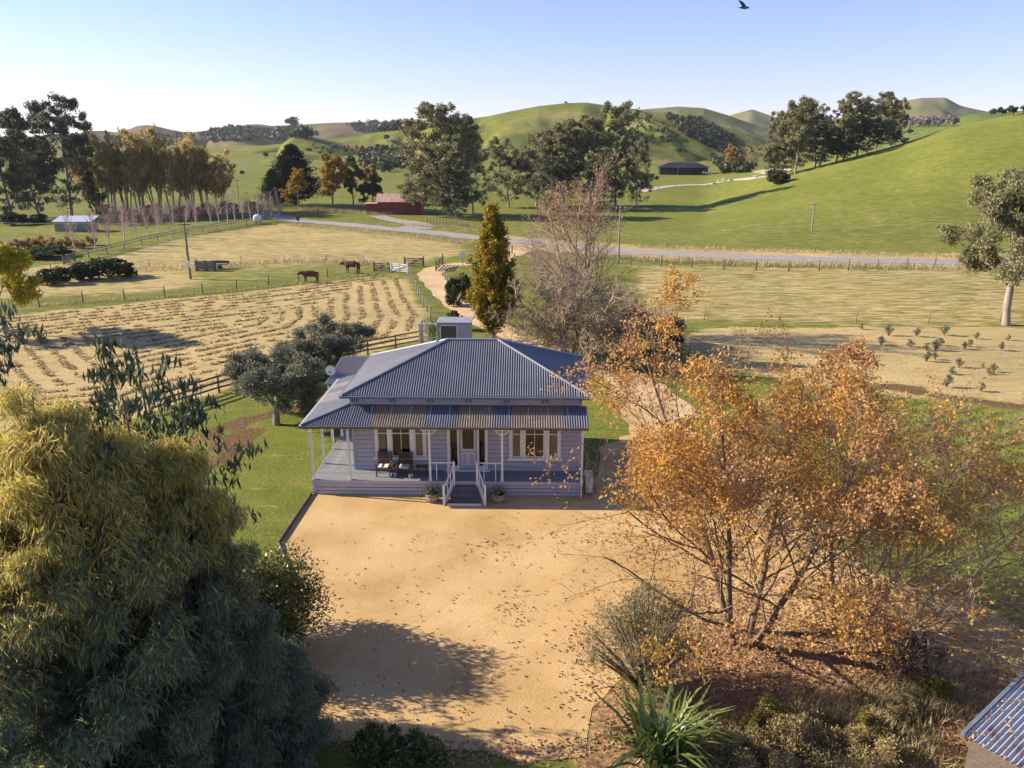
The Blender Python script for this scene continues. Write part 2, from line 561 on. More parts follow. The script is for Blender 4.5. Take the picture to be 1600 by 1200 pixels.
HM = {
    'green_hill': hill_mat("hill_grass", [(0.10, 0.13, 0.022), (0.16, 0.175, 0.036), (0.30, 0.235, 0.10)], 0.011, 0.6, (0.20, 0.155, 0.075)),
    'brown_hills': hill_mat("hill_scrub", [(0.08, 0.10, 0.03), (0.16, 0.13, 0.06), (0.21, 0.14, 0.09)], 0.005, 0.9, (0.035, 0.05, 0.02)),
    'rear_hill': hill_mat("hill_dry_grass", [(0.09, 0.12, 0.03), (0.15, 0.16, 0.05), (0.20, 0.16, 0.07)], 0.005, 0.7, (0.04, 0.055, 0.02)),
    'flat_topped_hills': hill_mat("hill_dry_rock", [(0.10, 0.13, 0.035), (0.17, 0.165, 0.06), (0.24, 0.19, 0.10)], 0.003, 0.6, (0.06, 0.06, 0.03)),
    'wooded_hill': hill_mat("hill_pasture", [(0.08, 0.13, 0.02), (0.12, 0.16, 0.03), (0.18, 0.18, 0.06)], 0.006, 0.5, (0.05, 0.06, 0.02)),
}
for nme, h in HILLS.items():
    nt_, nr = 260, 90
    tt = np.linspace(h.t[0], h.t[-1], nt_)
    yy = np.concatenate([np.linspace(h.y0 - 12, h.yc, 62), np.linspace(h.yc, h.yb, nr - 62 + 1)[1:]])
    T, Y = np.meshgrid(tt, yy)
    X = T * Y
    Z = h.height(X, Y)
    ii = (np.arange(len(yy) - 1)[:, None] * nt_ + np.arange(nt_ - 1)[None, :]).ravel()
    me = np_mesh(nme, np.stack([X.ravel(), Y.ravel(), Z.ravel()], 1), np.stack([ii, ii + 1, ii + nt_ + 1, ii + nt_], 1), HM[nme], True)
    tag(link(nme, me), kind="structure")

# sheets laid on the ground: gravel yard, drive, road, far tracks
def sheet(name, outline, m, lift, step=1.0, kind="structure"):
    """a thin sheet that follows the ground inside an outline of world points"""
    bm = bmesh.new()
    vs = [bm.verts.new((p[0], p[1], 0)) for p in outline]
    bm.faces.new(vs)
    xs = [p[0] for p in outline]; ys = [p[1] for p in outline]
    for ax, (a, b) in ((0, (min(xs), max(xs))), (1, (min(ys), max(ys)))):
        k = math.ceil(a / step) * step
        while k < b:
            co = [0, 0, 0]; co[ax] = k; no = [0, 0, 0]; no[ax] = 1
            bmesh.ops.bisect_plane(bm, geom=bm.verts[:] + bm.edges[:] + bm.faces[:], plane_co=co, plane_no=no)
            k += step
    arr = np.array([(v.co.x, v.co.y) for v in bm.verts])
    zz = H(arr[:, 0], arr[:, 1])
    for v, z in zip(bm.verts, zz): v.co.z = float(z) + lift
    me = bpy.data.meshes.new(name); bm.normal_update()
    for f in bm.faces:
        if f.normal.z < 0: f.normal_flip()
    bm.to_mesh(me); bm.free()
    me.polygons.foreach_set("use_smooth", np.ones(len(me.polygons), bool))
    me.materials.append(m)
    return tag(link(name, me), kind=kind)

def ribbon(name, pts, widths, m, lift, kind="structure", sub=6, rows=4):
    """a strip along a centre line, following the ground, with gently uneven edges"""
    P = [Vector((p[0], p[1], 0)) for p in pts]
    C = []; Wd = []
    for i in range(len(P) - 1):
        p0 = P[max(i - 1, 0)]; p1 = P[i]; p2 = P[i + 1]; p3 = P[min(i + 2, len(P) - 1)]
        for k in range(sub):
            u = k / sub
            C.append(0.5 * ((2 * p1) + (p2 - p0) * u + (2 * p0 - 5 * p1 + 4 * p2 - p3) * u * u + (3 * p1 - p0 - 3 * p2 + p3) * u ** 3))
            Wd.append(widths[i] * (1 - u) + widths[i + 1] * u)
    C.append(P[-1]); Wd.append(widths[-1])
    V = []
    for i, c in enumerate(C):
        d = (C[min(i + 1, len(C) - 1)] - C[max(i - 1, 0)]).normalized()
        s = Vector((d.y, -d.x, 0))
        for j in range(rows + 1):
            w = Wd[i] * (j / rows - 0.5) * (1 + 0.10 * math.sin(i * 1.7 + j) * (abs(j / rows - 0.5) > 0.4))
            q = c + s * w
            V.append((q.x, q.y, float(H(q.x, q.y)) + lift))
    F = []
    n = rows + 1
    for i in range(len(C) - 1):
        for j in range(rows):
            F.append((i * n + j, i * n + j + 1, (i + 1) * n + j + 1, (i + 1) * n + j))
    me = np_mesh(name, np.array(V), np.array(F), m, True)
    return tag(link(name, me), kind=kind)

def gravel_mat(name, c_lo, c_mid, c_hi, tracks=True):
    m, nt, out = new_mat(name)
    a = noise_node(nt, 0.28, 5, 0.6)
    b_ = noise_node(nt, 14.0, 8, 0.75)
    r = ramp(nt, a.outputs["Fac"], [(0.3, c_lo), (0.5, c_mid), (0.7, c_hi)])
    f = ramp(nt, b_.outputs["Fac"], [(0.3, (0.80, 0.77, 0.72)), (0.65, (1.1, 1.1, 1.08))])
    c = mixc(nt, 1.0, r.outputs[0], f.outputs[0], 'MULTIPLY')
    h = b_.outputs["Fac"]
    if tracks:    # wheel arcs raked into the gravel
        tc = nt.nodes.new("ShaderNodeTexCoord")
        mp = nt.nodes.new("ShaderNodeMapping"); mp.inputs["Location"].default_value = (5.5, -26.0, 0)
        nt.links.new(tc.outputs["Object"], mp.inputs["Vector"])
        wv = nt.nodes.new("ShaderNodeTexWave"); wv.wave_type = 'RINGS'; wv.rings_direction = 'Z'
        wv.inputs["Scale"].default_value = 0.27; wv.inputs["Distortion"].default_value = 6.0; wv.inputs["Detail"].default_value = 3; wv.inputs["Detail Scale"].default_value = 0.5
        nt.links.new(mp.outputs[0], wv.inputs["Vector"])
        msk = noise_node(nt, 0.16, 3, 0.5)
        mr = ramp(nt, msk.outputs["Fac"], [(0.48, (0, 0, 0)), (0.62, (1, 1, 1))])
        wr = ramp(nt, wv.outputs["Fac"], [(0.0, (0.90, 0.885, 0.86)), (0.05, (1, 1, 1)), (0.93, (1.0, 1.0, 1.0)), (1.0, (1.05, 1.06, 1.07))])
        c2 = mixc(nt, 1.0, c, wr.outputs[0], 'MULTIPLY')
        c = mixc(nt, mr.outputs[0], c, c2)
        ma = nt.nodes.new("ShaderNodeMath"); ma.operation = 'MULTIPLY_ADD'
        nt.links.new(wv.outputs["Fac"], ma.inputs[0]); ma.inputs[1].default_value = 0.10
        nt.links.new(h, ma.inputs[2]); h = ma.outputs[0]
    b = nt.nodes.new("ShaderNodeBsdfPrincipled")
    b.inputs["Roughness"].default_value = 0.95; b.inputs["Specular IOR Level"].default_value = 0.1
    nt.links.new(c, b.inputs["Base Color"])
    bp = nt.nodes.new("ShaderNodeBump"); bp.inputs["Strength"].default_value = 0.55; bp.inputs["Distance"].default_value = 0.05
    nt.links.new(h, bp.inputs["Height"]); nt.links.new(bp.outputs[0], b.inputs["Normal"])
    nt.links.new(b.outputs[0], out.inputs[0])
    return m
M['gravel'] = gravel_mat("yard_gravel", (0.43, 0.285, 0.12), (0.54, 0.37, 0.175), (0.61, 0.44, 0.225))
M['drive'] = gravel_mat("drive_gravel", (0.48, 0.34, 0.18), (0.56, 0.41, 0.23), (0.62, 0.47, 0.28), False)
M['asphalt'] = pmat("road_seal", (0.27, 0.24, 0.225), (0.34, 0.31, 0.29), 1.5, 0.85, 0.3, 20)
M['track'] = pmat("far_track", (0.42, 0.36, 0.27), (0.5, 0.44, 0.34), 0.5, 0.9)

YARD = [spot(*p) for p in ((489, 771), (437, 852), (455, 950), (440, 1060), (420, 1140), (640, 1175), (800, 1190), (915, 1185), (925, 1110), (990, 1050), (1140, 990), (1320, 985), (1480, 1060), (1700, 1040),
                           (1560, 960), (1380, 900), (1260, 830), (1190, 760), (1100, 690), (1040, 640), (985, 600), (950, 610), (985, 680), (935, 700), (932, 772))]
def rough_edge(pts, keep, amp):
    out = []; rg = random.Random(5)
    for i, a in enumerate(pts):
        b = pts[(i + 1) % len(pts)]; out.append(a)
        if i in keep: continue
        m = int((b - a).length / 0.7)
        for k in range(1, m): out.append(a.lerp(b, k / m) + Vector((rg.uniform(-amp, amp), rg.uniform(-amp, amp), 0)))
    return out
YARD = rough_edge(YARD, (0, 24), 0.22)
sheet("gravel_yard", YARD, M['gravel'], 0.012, 1.0)
DRIVE = [spot(*p) for p in ((1060, 655), (1000, 605), (955, 580), (905, 560), (860, 545), (815, 530), (770, 510), (735, 490), (705, 465), (683, 443), (672, 428), (690, 417), (725, 413), (770, 410), (800, 396), (830, 385))]
ribbon("driveway", DRIVE, [3.4, 3.4, 3.0, 2.8, 2.8, 2.8, 2.9, 3.0, 3.2, 3.2, 3.2, 3.0, 3.2, 3.6, 4.0, 4.5], M['drive'], 0.02)
ROAD = [spot(*p) for p in ((1900, 416), (1600, 412), (1460, 409), (1300, 406), (1150, 401), (1000, 394), (900, 386), (820, 378), (740, 371), (680, 364), (600, 357), (530, 350), (470, 345), (430, 338), (400, 331))]
ribbon("road", ROAD, [5.5] * 15, M['asphalt'], 0.03)
LANE = [spot(*p) for p in ((640, 358), (655, 353), (640, 348), (610, 343), (590, 337))]
ribbon("barn_lane", LANE, [8, 6, 5, 4, 4], M['asphalt'], 0.04)
TRACK = [spot(*p) for p in ((1000, 300), (1060, 290), (1140, 282), (1190, 277), (1215, 270), (1180, 266))]
ribbon("far_track", TRACK, [4, 4, 4, 5, 8, 8], M['track'], 0.05)
EDGE = MB()
E = [spot(489, 773), spot(437, 852), spot(452, 900)]
for a, b in zip(E[:-1], E[1:]): EDGE.bar(a + Vector((-0.05, 0, 0.05)), b + Vector((-0.05, 0, 0.05)), 0.07, 0.2)
M['old_timber'] = pmat("old_timber", (0.10, 0.075, 0.055), (0.19, 0.15, 0.12), 6, 0.85, 0.4, stretch=(1, 1, 6))
tag(EDGE.build("timber_edging", M['old_timber']), "dark timber edging board between the lawn and the gravel yard", "edging")

# ------------------------------------------------------------------ the villa
M['paint'] = pmat("lavender_grey_paint", (0.40, 0.395, 0.45), (0.46, 0.45, 0.50), 1.2, 0.55, 0.08, 30)
M['paint_dark'] = pmat("slate_paint", (0.12, 0.14, 0.19), (0.16, 0.18, 0.23), 2.0, 0.5)
M['white'] = pmat("white_paint", (0.80, 0.79, 0.77), (0.72, 0.71, 0.69), 2.0, 0.45, 0.05, 30)
M['deck'] = pmat("deck_stain", (0.17, 0.18, 0.195), (0.27, 0.275, 0.28), 2.5, 0.6, 0.25, 25)
M['step'] = pmat("step_timber", (0.11, 0.105, 0.10), (0.18, 0.17, 0.16), 5, 0.7, 0.3)
M['wood'] = pmat("dark_seat_timber", (0.075, 0.045, 0.03), (0.13, 0.08, 0.055), 7, 0.6, 0.2)
M['barrel'] = pmat("barrel_staves", (0.30, 0.24, 0.17), (0.42, 0.36, 0.28), 8, 0.8, 0.3, stretch=(1, 1, 0.2))
M['iron'] = pmat("dull_iron", (0.10, 0.095, 0.09), (0.16, 0.14, 0.12), 8, 0.6, metal=0.5)
M['steel'] = pmat("flue_steel", (0.30, 0.30, 0.31), (0.22, 0.22, 0.23), 5, 0.35, metal=0.9)
M['curtain'] = pmat("cream_curtain", (0.78, 0.74, 0.66), (0.66, 0.62, 0.54), 3, 0.9, stretch=(8, 1, 0.3))
M['room'] = pmat("room_dark", (0.09, 0.08, 0.065), (0.13, 0.115, 0.09), 2, 0.9)
M['roof'] = pmat("slate_blue_roofing", (0.125, 0.135, 0.165), (0.16, 0.17, 0.20), 0.8, 0.42, 0.05, 40, spec=0.5)
M['roof_old'] = pmat("weathered_roofing", (0.20, 0.205, 0.225), (0.27, 0.23, 0.20), 1.1, 0.5, spec=0.4)
M['cap'] = pmat("ridge_capping", (0.30, 0.31, 0.35), (0.24, 0.25, 0.29), 2.0, 0.45, spec=0.5)

def glass_mat():
    m, nt, out = new_mat("window_glass")
    g = nt.nodes.new("ShaderNodeBsdfGlossy"); g.inputs["Roughness"].default_value = 0.02
    g.inputs["Color"].default_value = (0.9, 0.92, 0.9, 1)
    t = nt.nodes.new("ShaderNodeBsdfTransparent"); t.inputs[0].default_value = (0.75, 0.77, 0.72, 1)
    fr = nt.nodes.new("ShaderNodeFresnel"); fr.inputs[0].default_value = 1.5
    ad = nt.nodes.new("ShaderNodeMath"); ad.operation = 'MULTIPLY_ADD'
    nt.links.new(fr.outputs[0], ad.inputs[0]); ad.inputs[1].default_value = 0.7; ad.inputs[2].default_value = 0.0
    mx = nt.nodes.new("ShaderNodeMixShader")
    nt.links.new(ad.outputs[0], mx.inputs[0])
    nt.links.new(t.outputs[0], mx.inputs[1]); nt.links.new(g.outputs[0], mx.inputs[2])
    nt.links.new(mx.outputs[0], out.inputs[0])
    return m
M['glass'] = glass_mat()

def clear_sheet_mat():
    m, nt, out = new_mat("aged_clear_roofing")
    nz = noise_node(nt, 1.5, 5)
    r = ramp(nt, nz.outputs["Fac"], [(0.3, (0.22, 0.175, 0.14)), (0.7, (0.33, 0.285, 0.24))])
    b = nt.nodes.new("ShaderNodeBsdfPrincipled"); b.inputs["Roughness"].default_value = 0.4
    nt.links.new(r.outputs[0], b.inputs["Base Color"])
    t = nt.nodes.new("ShaderNodeBsdfTransparent"); t.inputs[0].default_value = (0.75, 0.66, 0.52, 1)
    mx = nt.nodes.new("ShaderNodeMixShader"); mx.inputs[0].default_value = 0.28
    nt.links.new(b.outputs[0], mx.inputs[1]); nt.links.new(t.outputs[0], mx.inputs[2])
    nt.links.new(mx.outputs[0], out.inputs[0])
    return m
M['clear'] = clear_sheet_mat()

DZ = 0.75                       # deck height
DW, WX0, WX1, WY0, WY1 = 12.78, 1.73, 12.72, 1.32, 8.0
villa = empty("villa", (-9.44, 33.95, 0), math.radians(-1.2))
tag(villa, "lavender grey single-storey villa with slate blue hipped roof and wrap-around verandah", "house")

def part(name, parent=villa): return empty(name, parent=parent)

# deck: boards run out to the front, and across on the side verandah
deck = part("deck")
bw = 0.142
fb = MB().box(0, bw - 0.008, 0, WY0, 0, 0.04).mesh("deck_board", M['deck'])
x = 0.0; i = 0
while x + bw <= DW + 0.02:
    o = link("deck_board", fb, deck, (x, 0.003, DZ - 0.04 + 0.0015 * (i % 3)))
    x += bw; i += 1
sb_ = MB().box(0, WX0 - 0.02, 0, bw - 0.008, 0, 0.04).mesh("deck_board", M['deck'])
y = WY0 + 0.01; i = 0
while y < 7.6:
    link("deck_board", sb_, deck, (0.0, y, DZ - 0.04 + 0.0015 * (i % 3)))
    y += bw; i += 1
# skirting boards below the deck, with a butt joint near the corner
skirt = part("skirting")
for (z0, z1) in ((0.03, 0.18), (0.215, 0.365), (0.40, 0.55)):
    MB().box(0.0, 1.86, 0.03, 0.06, z0, z1).build("board", M['paint'], skirt)
    MB().box(1.87, 6.3, 0.03, 0.06, z0, z1).build("board", M['paint'], skirt)
    MB().box(8.25, DW - 0.05, 0.03, 0.06, z0, z1).build("board", M['paint'], skirt)
    MB().box(0.03, 0.06, 0.07, 7.6, z0, z1).build("board", M['paint'], skirt)
MB().box(-0.02, DW, -0.02, 0.0, DZ - 0.165, DZ + 0.006).build("edge_board", M['paint'], skirt)
MB().box(-0.02, 0.0, 0.003, 7.6, DZ - 0.165, DZ + 0.006).build("edge_board", M['paint'], skirt)
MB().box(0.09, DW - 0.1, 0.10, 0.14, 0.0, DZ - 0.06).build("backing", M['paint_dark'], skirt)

# weatherboard walls
WT = 4.42
def board_mesh(L, h=0.192):
    b = MB()
    b.v = [(0, 0, 0), (L, 0, 0), (L, 0.05, 0), (0, 0.05, 0), (0, 0.04, h), (L, 0.04, h), (L, 0.05, h), (0, 0.05, h)]
    b.f = [(3, 2, 1, 0), (4, 5, 6, 7), (0, 1, 5, 4), (1, 2, 6, 5), (2, 3, 7, 6), (3, 0, 4, 7)]
    return b.mesh("weatherboard", M['paint'])
OPEN = [(2.81, 5.29, 1.45, 3.35), (6.29, 8.26, 0.0, 3.35), (9.28, 11.76, 1.45, 3.35)]   # x0,x1,z0,z1 of openings in the front wall
wall = part("front_wall")
z = DZ; cache = {}
while z < WT:
    cuts = sorted((a, b) for (a, b, c, d) in OPEN if z + 0.2 > c and z < d)
    x = WX0 + 0.1; segs = []
    for a, b in cuts:
        segs.append((x, a)); x = b
    segs.append((x, WX1 - 0.1))
    for a, b in segs:
        L = round(b - a, 3)
        if L not in cache: cache[L] = board_mesh(L)
        link("weatherboard", cache[L], wall, (a, WY0 - 0.03, z))
    z += 0.225
for xx in (WX0, WX1 - 0.1): MB().box(xx, xx + 0.1, WY0 - 0.045, WY0 + 0.05, DZ, WT).build("corner_board", M['paint'], wall)
# sill board strips that fill the wall just under and above the openings' odd heights
MB().box(WX0 + 0.1, WX1 - 0.1, WY0 + 0.025, WY0 + 0.03, WT - 0.1, WT + 0.1).build("top_plate", M['paint'], wall)
side = part("side_wall")
sm = board_mesh(WY1 - WY0 - 0.1)
z = DZ
while z < WT:
    link("weatherboard", sm, side, (WX0 - 0.03 + 0.0, WY1, z), (0, 0, -math.pi / 2))
    link("weatherboard", sm, side, (WX1 + 0.03, WY0 + 0.06, z), (0, 0, math.pi / 2))
    z += 0.225
lin = part("inner_wall")     # lining behind the boards, so that rooms are dark
b = MB().box(WX0 + 0.05, WX1 - 0.05, 4.3, 4.34, 0.3, WT).box(WX0 + 0.06, WX0 + 0.1, WY0 + 0.06, 4.3, 0.3, WT).box(WX1 - 0.1, WX1 - 0.06, WY0 + 0.06, 4.3, 0.3, WT)
b.box(WX0 + 0.1, WX1 - 0.1, WY0 + 0.1, 4.3, DZ - 0.1, DZ - 0.02).box(5.55, 5.65, WY0 + 0.06, 4.3, DZ, WT).box(8.7, 8.8, WY0 + 0.06, 4.3, DZ, WT)
b.build("lining", M['room'], lin)
MB().box(WX0 + 0.06, WX1 - 0.06, 7.9, WY1, DZ - 0.1, WT).box(WX0 + 0.02, WX1 - 0.02, WY0 + 0.1, WY1 - 0.1, 0.1, DZ - 0.12).build("rear_lining", M['paint'], lin)

def window(x0, x1, mull):
    w = part("window")
    z0, z1 = 1.45, 3.35
    fy0, fy1 = WY0 - 0.075, WY0 + 0.05
    f = MB()
    f.box(x0, x0 + 0.13, fy0, fy1, z0, z1).box(x1 - 0.13, x1, fy0, fy1, z0, z1)
    f.box(x0 + 0.13, x1 - 0.13, fy0 + 0.003, fy1, z1 - 0.12, z1)
    for a, c in mull: f.box(a, c, fy0 + 0.003, fy1, z0, z1 - 0.12)
    f.build("frame", M['white'], w)
    MB().box(x0 - 0.08, x1 + 0.08, fy0 - 0.06, fy0 - 0.001, z0 - 0.11, z0).box(x0, x1, fy0, fy0 + 0.04, z0 - 0.16, z0 - 0.111).build("sill", M['white'], w)
    edges = [x0 + 0.13] + [e for ac in mull for e in ac] + [x1 - 0.13]
    for k in range(3):
        a, c = edges[2 * k], edges[2 * k + 1]
        s = MB()
        sy0, sy1 = WY0 - 0.03, WY0 + 0.02
        s.box(a, a + 0.045, sy0, sy1, z0, z1 - 0.12).box(c - 0.045, c, sy0, sy1, z0, z1 - 0.12)
        s.box(a + 0.045, c - 0.045, sy0, sy1, z0, z0 + 0.06).box(a + 0.045, c - 0.045, sy0, sy1, 2.62, 2.665)
        if k == 1: s.box((a + c) / 2 - 0.014, (a + c) / 2 + 0.014, sy0 + 0.004, sy1 - 0.004, z0 + 0.06, z1 - 0.12)
        s.build("sash", M['white'], w)
        if k == 1:
            MB().box(a + 0.045, (a + c) / 2 - 0.014, WY0 - 0.008, WY0 - 0.003, z0 + 0.06, z1 - 0.12).build("pane", M['glass'], w)
            MB().box((a + c) / 2 + 0.014, c - 0.045, WY0 - 0.008, WY0 - 0.003, z0 + 0.06, z1 - 0.12).build("pane", M['glass'], w)
        else:
            MB().box(a + 0.045, c - 0.045, WY0 - 0.008, WY0 - 0.003, z0 + 0.06, z1 - 0.12).build("pane", M['glass'], w)
    for a, c in ((x0 + 0.16, x0 + 0.50), (x1 - 0.50, x1 - 0.16)):
        cu = MB(); n = 14
        for i in range(n):
            u0 = a + (c - a) * i / n; u1 = a + (c - a) * (i + 1) / n
            d0 = 0.03 * math.sin(i * 1.9); d1 = 0.03 * math.sin((i + 1) * 1.9)
            cu.poly([(u0, WY0 + 0.07 + d0, z0 - 0.1), (u1, WY0 + 0.07 + d1, z0 - 0.1), (u1, WY0 + 0.07 + d1, z1), (u0, WY0 + 0.07 + d0, z1)])
        cu.build("curtain", M['curtain'], w)
window(2.81, 5.29, [(3.44, 3.62), (4.53, 4.74)])
window(9.28, 11.76, [(9.84, 10.03), (10.96, 11.17)])

# entrance: door with one tall glass light over two small panels, and sidelights
ent = part("entrance")
f = MB()
fy0 = WY0 - 0.075
for a, c in ((6.29, 6.44), (6.78, 6.87), (7.74, 7.83), (8.11, 8.26)): f.box(a, c, fy0, WY0 + 0.05, DZ, 3.35)
f.box(6.44, 8.11, fy0 + 0.003, WY0 + 0.05, 3.2, 3.35).box(6.44, 6.78, fy0 + 0.02, WY0 + 0.05, DZ, 1.0).box(7.83, 8.11, fy0 + 0.02, WY0 + 0.05, DZ, 1.0)
f.box(6.2, 8.35, fy0 - 0.1, fy0 - 0.001, DZ + 0.001, DZ + 0.07)
f.build("frame", M['white'], ent)
for a, c in ((6.44, 6.78), (7.83, 8.11)):
    MB().box(a + 0.002, c - 0.002, WY0 - 0.02, WY0 - 0.014, 1.0, 3.2).build("sidelight_pane", M['glass'], ent)
door = part("door")
d = MB(); dy0, dy1 = WY0 - 0.03, WY0 + 0.02
X0, X1, Z0, Z1 = 6.875, 7.735, DZ + 0.08, 3.19
d.box(X0, X0 + 0.12, dy0, dy1, Z0, Z1).box(X1 - 0.12, X1, dy0, dy1, Z0, Z1)
d.box(X0 + 0.12, X1 - 0.12, dy0, dy1, Z0, Z0 + 0.22).box(X0 + 0.12, X1 - 0.12, dy0, dy1, 1.66, 1.84).box(X0 + 0.12, X1 - 0.12, dy0, dy1, Z1 - 0.14, Z1)
d.box(7.275, 7.335, dy0, dy1, Z0 + 0.22, 1.66)
d.build("leaf", M['paint'], door)
MB().box(X0 + 0.12, X1 - 0.12, dy0 + 0.02, dy0 + 0.026, 1.84, Z1 - 0.14).build("pane", M['glass'], door)
for a, c in ((X0 + 0.12, 7.275), (7.335, X1 - 0.12)):
    MB().box(a, c, dy0 + 0.02, dy1 - 0.01, Z0 + 0.22, 1.66).build("panel", M['paint'], door)
    mo = MB()
    mo.box(a, a + 0.035, dy0 - 0.008, dy0 + 0.018, Z0 + 0.22, 1.66).box(c - 0.035, c, dy0 - 0.008, dy0 + 0.018, Z0 + 0.22, 1.66)
    mo.box(a + 0.035, c - 0.035, dy0 - 0.008, dy0 + 0.018, Z0 + 0.22, Z0 + 0.255).box(a + 0.035, c - 0.035, dy0 - 0.008, dy0 + 0.018, 1.625, 1.66)
    mo.build("moulding", M['white'], door)
mo = MB(); a, c, e, g = X0 + 0.10, X1 - 0.10, 1.82, Z1 - 0.12
mo.box(a, a + 0.05, dy0 - 0.01, dy0 - 0.001, e, g).box(c - 0.05, c, dy0 - 0.01, dy0 - 0.001, e, g).box(a + 0.05, c - 0.05, dy0 - 0.01, dy0 - 0.001, e, e + 0.05).box(a + 0.05, c - 0.05, dy0 - 0.01, dy0 - 0.001, g - 0.05, g)
mo.build("moulding", M['white'], door)
MB().tube([(X0 + 0.06, dy0, 1.78), (X0 + 0.06, dy0 - 0.06, 1.78)], [0.02, 0.032], 8).build("handle", M['iron'], door)

# corrugated roofing: every sheet a mesh of its own
PITCHC = 0.115
def corrugated(parent, O, a, b, s0, s1, tb, tt, m, sheet_w=0.805, name="roofing_sheet", amp=0.03):
    """O origin, a unit vector across the ribs, b unit vector up the slope; tb(s), tt(s) lower and upper ends"""
    O = Vector(O); a = Vector(a).normalized(); b = Vector(b).normalized(); n = a.cross(b)
    if n.z < 0: n = -n
    k = 0; s = s0
    while s < s1 - 0.02:
        e = min(s + sheet_w, s1)
        cols = np.arange(s, e + PITCHC / 6, PITCHC / 6); cols[-1] = e
        V = []
        for q in cols:
            off = n * (amp * math.sin(2 * math.pi * (q - s0) / PITCHC))
            lo, hi = tb(q), max(tt(q), tb(q) + 0.01)
            for r in (lo, hi): V.append(tuple(O + a * q + b * r + off))
        F = [(2 * i, 2 * i + 2, 2 * i + 3, 2 * i + 1) for i in range(len(cols) - 1)]
        mm = m(k, s) if callable(m) else m
        link(name, np_mesh(name, V, F, mm, True), parent)
        s = e; k += 1

EX0, EX1, EY0, EY1, EZ = 1.40, 13.10, 0.95, 8.30, 4.63
RX0, RX1, RY, RZT = 6.1, 8.62, 4.62, 6.46
roof = part("roof")
sl = math.hypot(RY - EY0, RZT - EZ)
tf = lambda s: sl * max(0, min((s - EX0) / (RX0 - EX0), 1, (EX1 - s) / (EX1 - RX1)))
corrugated(roof, (0, EY0, EZ), (1, 0, 0), (0, RY - EY0, RZT - EZ), EX0, EX1, lambda s: 0, tf, M['roof'])
corrugated(roof, (0, EY1, EZ), (1, 0, 0), (0, RY - EY1, RZT - EZ), EX0, EX1, lambda s: 0, lambda s: tf(s) * math.hypot(RY - EY1, RZT - EZ) / sl, M['roof'])
for ex, rx in ((EX0, RX0), (EX1, RX1)):
    L = math.hypot(rx - ex, RZT - EZ)
    corrugated(roof, (ex, 0, EZ), (0, 1, 0), (rx - ex, 0, RZT - EZ), EY0, EY1, lambda s: 0, lambda s, L=L: L * max(0, min((s - EY0) / (RY - EY0), (EY1 - s) / (EY1 - RY))), M['roof'])
up = Vector((0, 0, 0.03))
for p, q in (((EX0, EY0, EZ), (RX0, RY, RZT)), ((EX1, EY0, EZ), (RX1, RY, RZT)), ((EX0, EY1, EZ), (RX0, RY, RZT)), ((EX1, EY1, EZ), (RX1, RY, RZT)), ((RX0, RY, RZT), (RX1, RY, RZT))):
    MB().tube([Vector(p) + up, Vector(q) + up], 0.062, 8).build("ridge_cap", M['cap'], roof)
def gutter(parent, p, q, m):
    MB().bar(p, q, 0.11, 0.10).build("gutter", m, parent)
for p, q in (((EX0 - 0.05, EY0 - 0.05, EZ - 0.06), (EX1 + 0.05, EY0 - 0.05, EZ - 0.06)), ((EX0 - 0.05, EY0, EZ - 0.06), (EX0 - 0.05, EY1, EZ - 0.06)), ((EX1 + 0.05, EY0, EZ - 0.06), (EX1 + 0.05, EY1, EZ - 0.06))):
    gutter(roof, p, q, M['paint_dark'])
MB().box(EX0 + 0.02, EX1 - 0.02, EY0 + 0.02, EY1 - 0.02, EZ - 0.10, EZ - 0.07).build("soffit", M['white'], roof)
fr = part("frieze")
MB().box(WX0 - 0.02, WX1 + 0.02, WY0 - 0.06, WY0 - 0.03, 4.12, EZ - 0.101).build("frieze_board", M['paint'], fr)
x = WX0 + 0.1
bk = MB().box(0, 0.07, -0.22, 0, 0.2, 0.28).box(0, 0.07, -0.14, 0, 0.08, 0.2).box(0, 0.07, -0.07, 0, 0.0, 0.08).mesh("bracket", M['paint_dark'])
while x < WX1:
    for dx in (0, 0.2):
        link("bracket", bk, fr, (min(x + dx, WX1 - 0.08), WY0 - 0.06, EZ - 0.385))
    x += 1.80
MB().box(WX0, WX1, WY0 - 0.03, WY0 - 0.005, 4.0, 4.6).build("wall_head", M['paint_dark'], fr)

# verandah roof
vr = part("verandah_roof")
VX0, VX1, VY0, VZ = -0.25, 12.95, -0.22, 3.55
VTZ = 4.08
sl2 = math.hypot(WY0 - VY0, VTZ - VZ)
def vmat(k, s):
    c = s + 0.4
    solid = c < 2.9 or 5.75 < c < 6.65 or 8.75 < c < 9.65 or c > 12.1
    return M['roof'] if solid else M['clear']
corrugated(vr, (0, VY0, VZ), (1, 0, 0), (0, WY0 - VY0, VTZ - VZ), VX0, VX1, lambda s: 0, lambda s: sl2 * min(1, (s - VX0) / (WX0 - VX0)), vmat)
sl3 = math.hypot(WX0 - VX0, VTZ - VZ)
corrugated(vr, (VX0, 0, VZ), (0, 1, 0), (WX0 - VX0, 0, VTZ - VZ), VY0, 7.35, lambda s: 0, lambda s: sl3 * min(1, (s - VY0) / (WY0 - VY0)), lambda k, s: M['roof_old'] if k in (4, 5, 7) else M['roof'])
MB().tube([(VX0, VY0, VZ + 0.03), (WX0, WY0, VTZ + 0.03)], 0.055, 8).build("ridge_cap", M['roof'], vr)
gutter(vr, (VX0 - 0.06, VY0 - 0.06, VZ - 0.055), (VX1, VY0 - 0.06, VZ - 0.055), M['iron'])
gutter(vr, (VX0 - 0.06, VY0, VZ - 0.055), (VX0 - 0.06, 7.35, VZ - 0.055), M['paint'])
MB().box(0.02, DW, 0.02, 0.10, 3.36, 3.52).box(0.02, 0.10, 0.101, 7.3, 3.36, 3.52).build("beam", M['white'], vr)
